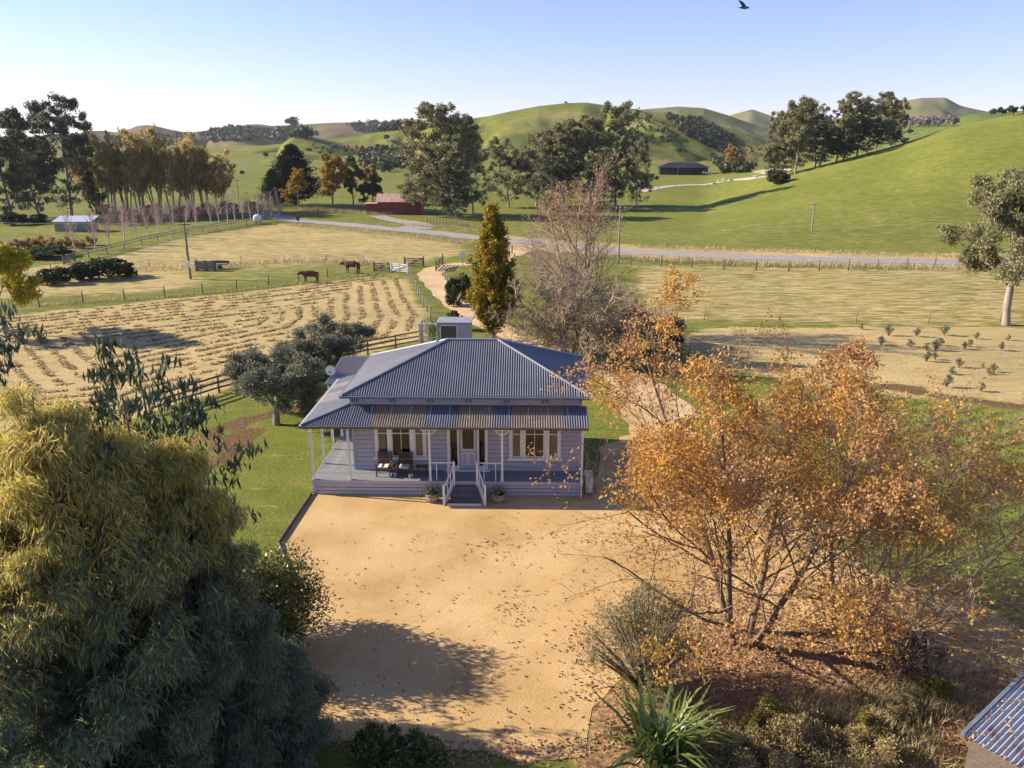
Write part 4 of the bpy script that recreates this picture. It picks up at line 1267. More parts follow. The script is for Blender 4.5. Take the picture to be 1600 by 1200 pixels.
def round_tree(seed, leaf, Ht=13.0, nl=50, lsize=0.45, keep=0.8, bark='brown', spread=1.0, low=0.2, rad=0.06):
    s = Skel(seed)
    cfg = [dict(seg=6, wander=0.05, trop=0.03, end=0.25),
           dict(n=12, f0=low, L=0.45 * spread, ang=50, wander=0.1, trop=0.08, seg=4, rr=0.45, taper=0.6),
           dict(n=5, f0=0.3, L=0.45, ang=42, wander=0.15, trop=0.03, seg=3, rr=0.5),
           dict(n=3, f0=0.4, L=0.5, ang=40, wander=0.2, seg=2, rr=0.5, rmin=0.02)]
    s.grow((0, 0, -0.2), (0, 0, 1), Ht * 0.85, Ht * 0.018, 0, cfg)
    V, F = tubes(s.lines, lambda r: 6 if r > 0.1 else 3); tr = np_mesh("trunk", V, F, BARK[bark], True)
    C, _ = tips_np(s)
    C = C[s.np.random(len(C)) < keep]
    P, d = cluster_points(C, Ht * rad * s.np.uniform(0.7, 1.3, len(C)), nl, s.np, 0.8)
    n = len(P)
    V, F = leaves(P, s.np.normal(size=(n, 3)), s.np.uniform(0.6, 1.2, n) * lsize, lsize * 0.6, s.np, nrm=d + s.np.normal(size=(n, 3)) * 0.6)
    return tr, np_mesh("crown", V, F, LEAF[leaf])
def conifer(seed, Ht=15.0):
    s = Skel(seed)
    lines = [(np.array([[0, 0, -0.2], [0, 0, Ht * 0.5], [0, 0, Ht]]), np.array([0.4, 0.25, 0.03]))]
    P = []; A = []
    for i in range(230):
        f = s.rg.random() ** 0.8; z = Ht * (0.04 + 0.95 * f); R = (1 - f) ** 0.75 * Ht * 0.36 * s.rg.uniform(0.65, 1.12) + 0.2
        a = s.rg.random() * 6.28; rise = R * s.rg.uniform(0.25, 0.6)
        e = np.array([R * math.cos(a), R * math.sin(a), z + rise]); b = np.array([0, 0, z])
        lines.append((np.array([b, (b + e) / 2 + [0, 0, -0.15 * R], e]), np.array([0.06, 0.04, 0.015])))
        m = int(40 + 60 * R / 4)
        u = s.np.random(m) ** 0.6
        Q = b + (e - b) * u[:, None] + s.np.normal(size=(m, 3)) * (0.16 * R + 0.12) * np.array([1, 1, 0.5])
        P.append(Q); A.append(np.tile((e - b) / np.linalg.norm(e - b) + np.array([0, 0, 0.4]), (m, 1)) + s.np.normal(size=(m, 3)) * 0.35)
    V, F = tubes(lines, lambda r: 5); tr = np_mesh("trunk", V, F, BARK['dark'], True)
    P = np.concatenate(P); A = np.concatenate(A)
    V, F = leaves(P, A, s.np.uniform(0.4, 0.8, len(P)), 0.2, s.np)
    return tr, np_mesh("crown", V, F, LEAF['conifer'])
def far_plant(name, label, px, pb, pt, tm, h0, sx=1.0, group=None, cat="tree"):
    p = spot(px, pb); h = top_height(px, pt, p.y) - p.z
    return plant(name, label, cat, p, tm[0], tm[1], h / h0, rnd.random() * 6, group, sx=h / h0 * sx)
CON = conifer(301)
far_plant("cypress_tree", "dark cypress towering behind the golden trees left of the barn", 462, 322, 222, CON, 15.5, 1.25)
far_plant("cypress_tree", "smaller dark cypress in the shade left of the golden trees", 430, 322, 262, CON, 15.5, 1.2)
GOLD = round_tree(311, 'golden', keep=0.5, nl=34); GOLD2 = round_tree(312, 'golden', keep=0.75); GRN = round_tree(313, 'olive_green'); ORP = round_tree(314, 'orange_pale')
BUSHT = round_tree(315, 'bush', low=0.05, nl=60, spread=1.2)
far_plant("golden_tree", "half-bare golden tree in front of the dark cypress", 467, 327, 262, GOLD, 12.6, 1.1, "golden trees left of the barn")
far_plant("golden_tree", "large golden tree with pale trunk left of the barn", 520, 328, 240, GOLD2, 12.6, 0.95, "golden trees left of the barn")
far_plant("broadleaf_tree", "dull green tree standing right of the large golden tree", 553, 326, 243, GRN, 12.6, 0.9)
far_plant("broadleaf_tree", "dark low tree against the left end of the red barn", 583, 328, 274, BUSHT, 12.6, 1.0)
far_plant("pale_orange_tree", "pale orange tree behind the dark tree near the barn", 582, 318, 258, ORP, 12.6, 0.8)
far_plant("pale_orange_tree", "orange round tree in the valley right of the black house", 1140, 264, 226, ORP, 12.6, 1.0)
far_plant("bare_tree", "pale leafless tree beside the hillside gums, right of the orange tree", 1175, 265, 228, willow_variant(205, nl=3), 14.6, 1.4)

# birch row
def birch_variant(seed, Ht=6.0):
    s = Skel(seed)
    cfg = [dict(seg=6, wander=0.03, trop=0.05, end=0.2), dict(n=26, f0=0.22, L=0.34, ang=30, wander=0.07, trop=0.08, seg=3, rr=0.35, rmin=0.026, taper=0.6), dict(n=8, f0=0.2, L=0.5, ang=28, wander=0.1, trop=0.05, seg=2, rr=0.6, rmin=0.02)]
    s.grow((0, 0, -0.1), (0, 0, 1), Ht, 0.11, 0, cfg)
    V, F = tubes(s.lines[:1]); st = np_mesh("stem", V, F, BARK['birch'], True)
    V, F = tubes(s.lines[1:], lambda r: 3); tw = np_mesh("twigs", V, F, BARK['pink'])
    return st, tw
BIR = [birch_variant(401), birch_variant(402), birch_variant(403)]
brow = [(118, 396), (150, 391), (172, 388), (195, 383), (214, 379), (233, 375), (250, 371), (272, 367), (292, 362), (308, 359), (330, 354), (343, 351), (356, 350), (368, 348), (380, 347), (392, 346), (404, 344), (412, 343), (424, 341), (436, 339)]
for k, (px, py) in enumerate(brow):
    p = spot(px, py); v = BIR[k % 3]
    o = empty("birch_tree", p, k * 1.3)
    sc = rnd.uniform(0.8, 1.1)
    link("trunk", v[0], o, scale=(sc,) * 3); link("twigs", v[1], o, scale=(sc,) * 3)
    tag(o, f"{ORD[k]} leafless pink-twigged birch from the left in the row along the far fence", "tree", "birches along the far fence")

# golden-green columnar oak beside the drive
def column_tree():
    s = Skel(501); Ht = 11.6
    lines = [(np.array([[0, 0, -0.2], [0, 0, 1.5], [0.1, 0, 5], [0, 0, 9.5]]), np.array([0.26, 0.2, 0.12, 0.03]))]
    C = []; R = []
    for i in range(190):
        f = (i + s.rg.random()) / 190; z0 = 1.2 + 8.6 * f
        prof = 2.15 * min(1, (f + 0.09) / 0.28) * (1 - max(0, f - 0.28) / 0.78) ** 0.85
        a = i * 2.4 + s.rg.gauss(0, 0.3); rr = prof * s.rg.uniform(0.6, 1.08); h = s.rg.uniform(1.0, 2.2)
        e = np.array([rr * math.cos(a), rr * math.sin(a), z0 + h]); b = np.array([0, 0, z0])
        lines.append((np.array([b, b * 0.4 + e * 0.6 + [0, 0, -0.2], e]), np.array([0.04, 0.025, 0.008])))
        for u in (0.55, 0.8, 1.0): C.append(b + (e - b) * u); R.append(0.45)
    V, F = tubes(lines, lambda r: 5); tr = np_mesh("trunk", V, F, BARK['brown'], True)
    P, d = cluster_points(np.array(C), np.array(R), 52, s.np, 1.2, 0.3)
    n = len(P)
    V, F = leaves(P, s.np.normal(size=(n, 3)), s.np.uniform(0.13, 0.26, n), 0.13, s.np)
    return tr, np_mesh("crown", V, F, LEAF['column'])
ct = column_tree()
p = at(771, 60.5)
plant("columnar_tree", "tall columnar golden-green tree behind the roof, beside the drive", "tree", p, ct[0], ct[1], 1.0)

# leafless trees behind the house
def bare_variant(seed, Ht, n1, n2, n3, ang=38, trop=0.08, stems=3, rr0=0.013, L1=0.5, splay=14, wander=0.12, bark='pale', n4=0, L2=0.5, rk=1.0):
    s = Skel(seed)
    cfg = [dict(seg=6, wander=wander * 0.5, trop=0.04, end=0.3),
           dict(n=n1, f0=0.15, L=L1, ang=ang, wander=wander, trop=trop, seg=6, rr=0.5, taper=0.5, rmin=0.02 * rk),
           dict(n=n2, f0=0.15, L=L2, ang=38, wander=wander, trop=trop * 0.7, seg=4, rr=0.5, rmin=0.011 * rk),
           dict(n=n3, f0=0.15, L=0.5, ang=36, wander=wander * 1.2, trop=trop * 0.5, seg=3, rr=0.6, rmin=0.008 * rk)]
    if n4: cfg.append(dict(n=n4, f0=0.2, L=0.5, ang=36, wander=wander, trop=trop * 0.3, seg=2, rr=0.7, rmin=0.006 * rk))
    for k in range(stems):
        a = k * 6.28 / stems + 0.4; t = math.radians(s.rg.uniform(splay * 0.4, splay))
        s.grow((0.25 * math.cos(a), 0.25 * math.sin(a), -0.2), (math.cos(a) * math.sin(t), math.sin(a) * math.sin(t), math.cos(t)), Ht * s.rg.uniform(0.75, 1.0), Ht * rr0, 0, cfg)
    return s
s = bare_variant(511, 13.0, 14, 8, 6, ang=46, stems=4, splay=15, rk=1.7)
V, F = tubes(s.lines); tr = np_mesh("trunk", V, F, BARK['pale'], True)
C, _ = tips_np(s); C = C[(C[:, 2] > 9.2) & (np.hypot(C[:, 0], C[:, 1]) < 4)]; C = C[s.np.random(len(C)) < 0.55]
P = C + s.np.normal(size=C.shape) * 0.15
V, F = leaves(P, s.np.normal(size=P.shape), 0.22, 0.12, s.np); cr = np_mesh("crown", V, F, LEAF['pinkbare'])
p = at(905, 67)
plant("bare_tree", "tall leafless tree with a reddish top behind the house", "tree", p, tr, cr, 1.0)
s = bare_variant(512, 7.0, 16, 10, 7, ang=60, trop=-0.03, stems=7, splay=42, L1=0.75, wander=0.17, n4=3, rr0=0.02, rk=2.2)
V, F = tubes(s.lines, lambda r: 5 if r > 0.05 else 3); tr = np_mesh("trunk", V, F, BARK['pale'], True)
p = at(893, 59)
plant("weeping_tree", "wide tangle of pale drooping leafless branches behind the house", "tree", p, tr, None, 1.0)
s = bare_variant(513, 5.0, 12, 8, 5, ang=55, trop=0.0, stems=4, splay=30, L1=0.7, wander=0.17)
V, F = tubes(s.lines, lambda r: 4 if r > 0.05 else 3); tr2 = np_mesh("trunk", V, F, BARK['pink'], True)
for px, y, sc, lab in ((838, 98, 1.25, "greyish pink leafless shrub by the road, left of the tall bare tree"), (862, 88, 0.9, "small twiggy leafless shrub under the tall bare tree"), (1035, 62, 0.75, "thin leafless sapling standing right of the dark hedge bush")):
    plant("bare_shrub", lab, "shrub", at(px, y), tr2, None, sc, px)

for k in range(16):      # thicket behind the birch row
    px = 175 + k * 17.5; py = 352 - (px - 175) * 0.058
    plant("bare_shrub", f"{ORD[k]} pinkish leafless shrub from the left in the thicket behind the birches", "shrub", spot(px, py), tr2, None, rnd.uniform(0.6, 0.95), k, "leafless thicket behind the birches")

# shrubs: a generic leafy mound with an uneven outline
def bush(seed, w, h, leaf, n=2500, lsize=0.14, lw=0.6, lobes=14, bark='brown', up=0.2, lr=1.0):
    s = Skel(seed)
    C = []; R = []; lines = []
    for i in range(lobes):
        a = s.rg.random() * 6.28; q = s.rg.random() ** 0.6
        z = h * s.rg.uniform(0.22, 0.8) * (1 - 0.45 * q * q)
        c = np.array([w * 0.36 * q * math.cos(a), w * 0.36 * q * math.sin(a), z])
        C.append(c); R.append(min(h, w) * s.rg.uniform(0.16, 0.27) * lr)
        lines.append((np.array([[0, 0, -0.05], c * [0.5, 0.5, 0.55], c]), np.array([0.035, 0.022, 0.008]) * max(1, h / 2)))
    V, F = tubes(lines, lambda r: 4); tr = np_mesh("stem", V, F, BARK[bark], True)
    P, d = cluster_points(np.array(C), np.array(R), n // lobes, s.np, 0.95, 0.5)
    k = P[:, 2] > 0.02; P = P[k]; d = d[k]
    m = len(P)
    V, F = leaves(P, d * 0.6 + s.np.normal(size=(m, 3)) * 0.6 + np.array([0, 0, up]), s.np.uniform(0.6, 1.3, m) * lsize, lsize * lw, s.np)
    return tr, np_mesh("crown", V, F, LEAF[leaf])
def put_bush(name, label, loc, tm, sc=1.0, rz=0.0, group=None, cat="shrub", sx=None):
    o = empty(name, loc, rz); s3 = (sx or sc, sx or sc, sc)
    link("stem", tm[0], o, scale=s3); link("foliage", tm[1], o, scale=s3)
    return tag(o, label, cat, group)
BD = bush(601, 4, 3, 'bush', 3000, 0.3); BG = bush(602, 3, 2.2, 'bush', 2600, 0.24)
put_bush("evergreen_bush", "dark evergreen bush right of the drooping bare tree", at(985, 61), BD, 1.65, 0.5, sx=1.0)
put_bush("evergreen_bush", "dark evergreen bush behind the flax, at the top of the orange oak", at(1040, 63), BD, 1.0, 1.5)
put_bush("evergreen_bush", "round dark bush on the bend of the drive, left of the columnar tree", at(716, 80), BD, 1.25, 2.1, sx=0.95)
put_bush("evergreen_bush", "small glossy green bush on the drive verge below the round dark bush", at(713, 69), BG, 0.95, 0.3)
for k, (px, py, w, hh, lab) in enumerate(((172, 434, 1.9, 1.0, "large dark gorse clump in the left paddock"), (128, 438, 1.3, 0.9, "low yellow-green gorse left of the large paddock clump"), (85, 444, 1.3, 0.8, "low dark scrub at the left end of the paddock clumps"),
                                  (70, 402, 2.6, 0.6, "broad clipped dark hedge above the yellow tree"), (1213, 288, 2.2, 1.5, "round green bush at the foot of the hillside gums"))):
    put_bush("gorse_bush" if k < 3 else "evergreen_bush", lab, spot(px, py), BD, hh, k, sx=w)
for k, (px, py) in enumerate(((165, 337), (200, 340), (240, 338), (285, 340), (325, 338), (360, 334), (395, 330), (20, 352), (60, 350))):
    put_bush("evergreen_bush", f"{ORD[k] if k < 7 else ORD[k - 7]} low dark bush from the left {'under the willow row' if k < 7 else 'under the dark gums'}", spot(px, py), BD, rnd.uniform(0.8, 1.2), k, "dark bushes under the far trees", sx=rnd.uniform(1.3, 1.9))
TUS = bush(611, 3, 2.0, 'tussock', 1800, 0.5, 0.12, up=1.2); LAV = bush(612, 3, 1.6, 'lavender', 1800, 0.4, 0.15, up=1.0)
for k, (px, py) in enumerate(((28, 388), (46, 386), (64, 384), (82, 388), (105, 384), (122, 388), (140, 384))):
    put_bush("tussock", f"{ORD[k]} orange tussock from the left in the far garden bed", spot(px, py), TUS, rnd.uniform(0.9, 1.3), k, "orange tussocks in the far garden", "grass clump")
for k, (px, py) in enumerate(((5, 398), (22, 396), (-15, 400))):
    put_bush("lavender_bush", f"{['left', 'right', 'edge-most'][k]} greyish lavender bush below the orange tussocks", spot(px, py), LAV, 1.2, k, "lavender bushes in the far garden")

# olives
def olive_tree(seed, Ht=6.0):
    s = Skel(seed)
    cfg = [dict(seg=4, wander=0.08, trop=0.02, end=0.5), dict(n=11, f0=0.22, L=1.15, ang=56, wander=0.13, trop=0.06, seg=5, rr=0.5, taper=0.3),
           dict(n=6, f0=0.25, L=0.45, ang=45, wander=0.16, trop=0.03, seg=4, rr=0.5), dict(n=4, f0=0.3, L=0.5, ang=42, wander=0.2, seg=3, rr=0.5, rmin=0.008)]
    s.grow((0, 0, -0.1), (0.05, 0.05, 1), Ht * 0.5, 0.2, 0, cfg)
    V, F = tubes(s.lines); tr = np_mesh("trunk", V, F, BARK['grey'], True)
    C, _ = tips_np(s)
    P, d = cluster_points(C, 0.5, 80, s.np, 1.0, 0.2); n = len(P)
    V, F = leaves(P, s.np.normal(size=(n, 3)) * 0.7 + d * 0.5, s.np.uniform(0.10, 0.19, n), 0.05, s.np)
    return tr, np_mesh("crown", V, F, LEAF['olive'])
OL = olive_tree(701)
p = spot(432, 664); plant("olive_tree", "silvery olive tree on the lawn left of the house", "tree", p, OL[0], OL[1], 0.93, 0.4, sx=1.2)
p = at(512, 50.5); plant("olive_tree", "second olive tree behind, against the rail fence and the rear wing", "tree", p, OL[0], OL[1], 0.98, 2.6, sx=1.15)
# yellow tree at the left edge
yt = round_tree(711, 'yellow', Ht=8.4, nl=70, lsize=0.26, keep=1.0, bark='grey', spread=1.55, low=0.22, rad=0.09)
plant("yellow_tree", "bright yellow tree in the paddock at the left edge", "tree", spot(8, 522), yt[0], yt[1], 1.0, 1.0)

# planted shrubs in the straw field
YSH = bush(721, 1.1, 1.1, 'olive', 420, 0.12, 0.4, lobes=8, up=0.8); YSH2 = bush(722, 0.8, 0.9, 'olive', 260, 0.12, 0.4, lobes=6, up=1.0)
ysp = [(1346, 515), (1376, 540), (1388, 525), (1421, 542), (1432, 526), (1448, 548), (1462, 548), (1468, 540), (1475, 524), (1507, 546), (1514, 542), (1525, 530), (1565, 548), (1575, 532), (1460, 562), (1447, 565), (1488, 585), (1498, 575), (1545, 585), (1552, 582), (1478, 605), (1532, 612)]
for k, (px, py) in enumerate(sorted(ysp)):
    put_bush("young_olive_shrub", f"{ORD[k]} small grey-green shrub from the left in the straw field", spot(px, py), YSH if k % 3 else YSH2, rnd.uniform(0.65, 1.1), k * 1.1, "small shrubs planted in the straw field")

# ---- foreground left: narrow-leaved trees
def drooping_crown(seed, C, R, per, leafL, leafW, tipz=None, droop=0.9):
    g = np.random.default_rng(seed)
    P, d = cluster_points(C, R, per, g, 0.85, 0.35)
    n = len(P)
    k = P[:, 2] > 0.05; P = P[k]; d = d[k]; n = len(P)
    # leaves hang in sprays: shared axis per small neighbourhood
    cell = np.floor(P / 0.28).astype(np.int64)
    hsh = (cell[:, 0] * 73856093) ^ (cell[:, 1] * 19349663) ^ (cell[:, 2] * 83492791)
    ang = (hsh % 628) / 100.0
    ax = np.stack([np.cos(ang) * 0.55, np.sin(ang) * 0.55, np.full(n, -droop)], 1) + d * 0.35 + g.normal(size=(n, 3)) * 0.28
    return leaves(P, ax, g.uniform(0.6, 1.3, n) * leafL, leafW, g), P

def big_wattle(seed, Ht, R, lobes, per, leaf, sunlit_leaf, loc, label, sunlit_f=0.62, leafL=0.24, leafW=0.026, lob_r=0.95):
    s = Skel(seed); g = np.random.default_rng(seed + 1)
    C = []; Rr = []; lines = []
    for i in range(lobes):
        a = i * 2.399 + s.rg.gauss(0, 0.3); f = (i + 0.5) / lobes
        z = Ht * (0.06 + 0.86 * f)
        prof = R * (math.sin(math.pi * min(1, 0.30 + 0.70 * f)) ** 0.6 if f > 0.28 else 0.93)
        q = s.rg.uniform(0.45, 1.0) ** 0.6
        c = np.array([prof * q * math.cos(a), prof * q * math.sin(a), z + s.rg.gauss(0, 0.25)])
        C.append(c); Rr.append(lob_r * s.rg.uniform(0.65, 1.25))
        b = np.array([0, 0, max(0.4, z * 0.55)])
        lines.append((np.array([b, b * 0.5 + c * 0.5 + [0, 0, 0.25], c]), np.array([0.07, 0.045, 0.012])))
    for k in range(3):
        a = k * 2.1; lines.append((np.array([[0, 0, -0.2], [0.3 * math.cos(a), 0.3 * math.sin(a), Ht * 0.4], [0.7 * math.cos(a), 0.7 * math.sin(a), Ht * 0.85]]), np.array([0.2, 0.13, 0.03])))
    o = empty("narrow_leaved_tree", loc)
    V, F = tubes(lines, lambda r: 5); link("trunk", np_mesh("trunk", V, F, BARK['brown'], True), o)
    C = np.array(C); Rr = np.array(Rr)
    (V, F), P = drooping_crown(seed, C, Rr, per, leafL, leafW)
    sunlit_sel = (P[:, 2] / Ht - 0.04 * P[:, 0] / R + 0.10 * g.normal(size=len(P))) > sunlit_f  # sunlight on the top and sun side, put into the leaf colour
    V4 = V.reshape(-1, 4, 3)
    for sel, nm, m in ((~sunlit_sel, "crown", leaf), (sunlit_sel, "sunlit_tint_crown", sunlit_leaf)):
        if sel.any():
            v = V4[sel].reshape(-1, 3)
            link(nm, np_mesh(nm, v, np.arange(len(v)).reshape(-1, 4), LEAF[m]), o)
    return tag(o, label, "tree", "narrow-leaved trees in the left foreground")
big_wattle(801, 11.4, 3.9, 330, 520, 'wattle', 'wattle_sunlit', (-9.2, 14.6, 0), "large feathery narrow-leaved tree with sunlit golden tips filling the left foreground", 0.66, lob_r=0.66)
big_wattle(802, 10.2, 1.8, 110, 480, 'wattle', 'wattle_sunlit', (-7.3, 15.6, 0), "narrow-leaved tree with sunlit golden top at the right shoulder of the large one", 0.66, lob_r=0.5)
big_wattle(803, 3.6, 1.7, 90, 520, 'wattle', 'wattle', (-6.6, 17.3, 0), "low blue-green weeping narrow-leaved tree at the bottom, beside the gravel", 2.0, lob_r=0.6)
big_wattle(804, 5.6, 3.1, 150, 520, 'wattle', 'wattle', (-8.7, 14.0, 0), "low blue-green narrow-leaved tree at the bottom of the left foreground", 2.0, lob_r=0.65)
big_wattle(805, 9.7, 2.2, 90, 480, 'wattle', 'wattle_sunlit', (-10.5, 15.0, 0), "narrow-leaved tree with sunlit golden tips at the left picture edge", 0.66, lob_r=0.6)
def sapling(seed, Ht, loc, label):
    s = Skel(seed); g = np.random.default_rng(seed)
    cfg = [dict(seg=6, wander=0.05, trop=0.03, end=0.2), dict(n=16, f0=0.12, L=0.30, ang=52, wander=0.12, trop=0.0, seg=4, rr=0.4, rmin=0.012), dict(n=6, f0=0.2, L=0.5, ang=45, wander=0.2, trop=-0.12, seg=3, rr=0.6, rmin=0.006)]
    s.grow((0, 0, -0.1), (0, 0, 1), Ht, 0.09, 0, cfg)
    o = empty("gum_sapling", loc)
    V, F = tubes(s.lines); link("trunk", np_mesh("trunk", V, F, BARK['brown'], True), o)
    C, _ = tips_np(s)
    P, d = cluster_points(C, 0.28, 9, g, 1.0, 0.1); n = len(P)
    V, F = leaves(P, g.normal(size=(n, 3)) * 0.3 + np.array([0, 0, -1.0]), g.uniform(0.22, 0.42, n), 0.06, g)
    link("crown", np_mesh("crown", V, F, LEAF['sapling']), o)
    tag(o, label, "tree", "dark gum saplings behind the foreground tree")
sapling(821, 11.6, (-11.5, 17.2, 0), "dark long-leaved gum sapling at the left edge, the tallest of three")
sapling(822, 11.0, (-9.6, 17.2, 0), "dark gum sapling peeping over the golden tree top")
sapling(823, 10.7, (-8.6, 17.2, 0), "dark gum sapling between the two golden tree tops")
GL = bush(831, 5.0, 4.6, 'glossy', 26000, 0.13, 0.45, lobes=40)
put_bush("glossy_shrub", "dense glossy-leaved evergreen shrub at the left edge of the gravel", (-8.4, 22.0, 0), GL, 1.0, 0.2)
GL2 = bush(832, 2.0, 1.1, 'glossy', 4000, 0.10, 0.45, lobes=20)
put_bush("low_shrub", "low dark shrub at the bottom edge, below the tree shadow", (-3.6, 17.2, 0), GL2, 1.0, 1.2)
put_bush("low_shrub", "low dark shrub in the bottom shade left of the leaf litter", (-2.4, 16.6, 0), GL2, 1.2, 2.9)

# ---- foreground right: the oaks
def oak(seed, Ht, stems, splay, n1, n2, n3, n4, leafn, loc, label, lean=(0, 0), bark='brown', low=0.25, clump=0.2, L1=0.55):
    s = Skel(seed)
    cfg = [dict(seg=8, wander=0.05, trop=0.03, end=0.25),
           dict(n=n1, f0=low, L=L1, ang=48, dang=12, wander=0.09, trop=0.05, seg=6, rr=0.42, taper=0.55, rmin=0.016),
           dict(n=n2, f0=0.2, L=0.5, ang=42, dang=12, wander=0.12, trop=0.02, seg=5, rr=0.5, rmin=0.009),
           dict(n=n3, f0=0.2, L=0.5, ang=40, dang=12, wander=0.15, trop=0.02, seg=3, rr=0.55, rmin=0.006),
           dict(n=n4, f0=0.2, L=0.55, ang=38, dang=12, wander=0.15, seg=2, rr=0.6, rmin=0.0045)]
    for k in range(stems):
        a = k * 6.28 / stems + 0.7; t = math.radians(s.rg.uniform(splay * 0.5, splay))
        s.grow((0.45 * math.cos(a), 0.45 * math.sin(a), -0.1), (math.cos(a) * math.sin(t) + lean[0], math.sin(a) * math.sin(t) + lean[1], math.cos(t)), Ht * s.rg.uniform(0.82, 1.0), Ht * 0.0125, 0, cfg)
    o = empty("oak_tree", loc)
    V, F = tubes(s.lines, lambda r: 7 if r > 0.06 else (4 if r > 0.015 else 3)); link("trunk", np_mesh("trunk", V, F, BARK[bark], True), o)
    C, D = tips_np(s); g = s.np
    # the leaves still hanging come in patches
    w = fbm(C[:, 0] / 1.6 + 50, (C[:, 2] + C[:, 1] * 0.5) / 1.6 + 50, seed, 2)
    keep = g.random(len(C)) < np.clip((w - 0.30) * 2.6, 0.06, 1) * leafn
    C = C[keep]; D = D[keep]
    per = 4
    P = np.repeat(C, per, 0) + g.normal(size=(len(C) * per, 3)) * clump * 0.5
    n = len(P)
    V, F = leaves(P, g.normal(size=(n, 3)) + np.array([0, 0, -0.5]), g.uniform(0.08, 0.145, n), g.uniform(0.05, 0.09, n), g)
    link("crown", np_mesh("crown", V, F, LEAF['oak']), o)
    return tag(o, label, "tree", "autumn oaks in the right foreground")
oak(901, 10.0, 4, 26, 16, 8, 6, 4, 0.8, (7.7, 22.6, 0), "tall autumn oak with orange leaves right of the gravel yard", low=0.10, L1=0.6)
oak(902, 8.0, 4, 38, 16, 9, 6, 4, 0.30, (11.2, 22.4, 0), "lower sprawling half-bare oak with pale branches right of the tall one", lean=(0.35, 0.0), bark='pale', low=0.15, L1=0.65)
MK = bush(911, 4.6, 4.9, 'manuka', 16000, 0.12, 0.18, lobes=60, up=1.1, lr=0.6)
put_bush("grey_green_shrub", "feathery grey-green shrub at the right edge of the gravel, before the oak", (4.0, 19.9, 0), MK, 1.0, 0.4)
# flax
def flax(seed, n, L, w, leaf='flax'):
    g = np.random.default_rng(seed); V = []; F = []
    for i in range(n):
        a = g.random() * 6.28; t = g.uniform(0.05, 0.6); l = L * g.uniform(0.6, 1.1); ww = w * g.uniform(0.7, 1.2)
        s_ = np.array([-math.sin(a), math.cos(a), 0]); b = np.array([0.22 * g.normal(), 0.22 * g.normal(), 0])
        pts = []
        for k in range(6):
            u = k / 5; tt = t + 0.55 * u * u * g.uniform(0.5, 1.2)
            pts.append(b + np.array([math.cos(a) * math.sin(tt), math.sin(a) * math.sin(tt), math.cos(tt)]) * l * u)
        i0 = len(V)
        for k, p in enumerate(pts):
            q = ww * (0.7 + 0.6 * math.sin(k / 5 * 2.4)) * (1 - (k / 5) ** 4) + 0.003
            V += [p - s_ * q, p + s_ * q]
        for k in range(5): F.append((i0 + 2 * k, i0 + 2 * k + 1, i0 + 2 * k + 3, i0 + 2 * k + 2))
    return np_mesh("blades", np.array(V), np.array(F), LEAF[leaf], True)
FX = flax(921, 130, 2.5, 0.042)
def put_flax(loc, sc, rz, label):
    o = empty("flax_plant", loc, rz); link("blades", FX, o, scale=(sc,) * 3); tag(o, label, "plant")
put_flax((3.9, 16.9, 0), 1.0, 0, "spiky green flax clump at the bottom edge of the picture")
put_flax(at(682, 64.5), 0.95, 1.0, "flax clump behind the small grey shed")
put_flax(at(962, 55.5), 0.8, 2.0, "glossy green flax clump beside the drive, behind the right corner of the roof")
put_flax(at(985, 55.0), 0.7, 3.0, "smaller flax clump touching the one beside the drive")
# undergrowth at the bottom right
SC = bush(931, 3.2, 1.5, 'scrub', 7000, 0.11, 0.3, lobes=36, up=0.5); SY = bush(932, 1.6, 1.1, 'scrub_yellow', 3000, 0.10, 0.5, lobes=18)
for k, (x, y, t, sc, lab) in enumerate(((5.8, 17.0, SC, 1.0, "brown scrubby bush right of the flax clump"), (7.7, 17.6, SC, 1.0, "brown scrubby bush in the middle of the bottom undergrowth"), (9.4, 16.6, SC, 0.95, "brown scrubby bush next to the iron roof corner"),
                                        (6.6, 16.0, SC, 0.9, "brown scrub at the bottom edge between flax and roof"), (11.2, 18.8, SC, 0.55, "low brown scrub behind the upper edge of the iron roof"),
                                        (7.1, 18.2, SY, 1.1, "yellowing bush behind the brown scrub, below the oak trunks"), (8.6, 15.4, SY, 1.0, "yellow-leaved bush at the bottom edge left of the iron roof"), (9.9, 18.0, SY, 0.8, "yellowing bush against the upper left edge of the iron roof"), (12.6, 19.6, SY, 0.8, "yellow-green bush above the iron roof at the right edge"))):
    put_bush("scrub_bush", lab, (x, y, 0), t, sc, k * 0.9, "undergrowth at the bottom right")
s = bare_variant(941, 1.6, 12, 7, 4, ang=60, trop=0.0, stems=7, splay=60, L1=0.8, wander=0.2, bark='dark', rr0=0.012)
V, F = tubes(s.lines, lambda r: 3)
o = link("brush_pile", np_mesh("brush_pile", V, F, BARK['dark']), None, (12.2, 21.0, 0)); tag(o, "dark heap of cut brush under the oak, above the iron roof", "brush pile")
o = MB().tube([(12.95, 20.6, 0), (12.8, 20.7, 1.5)], [0.04, 0.035], 8).build("stake", BARK['grey']); tag(o, "grey leaning stake beside the dark brush pile", "stake")
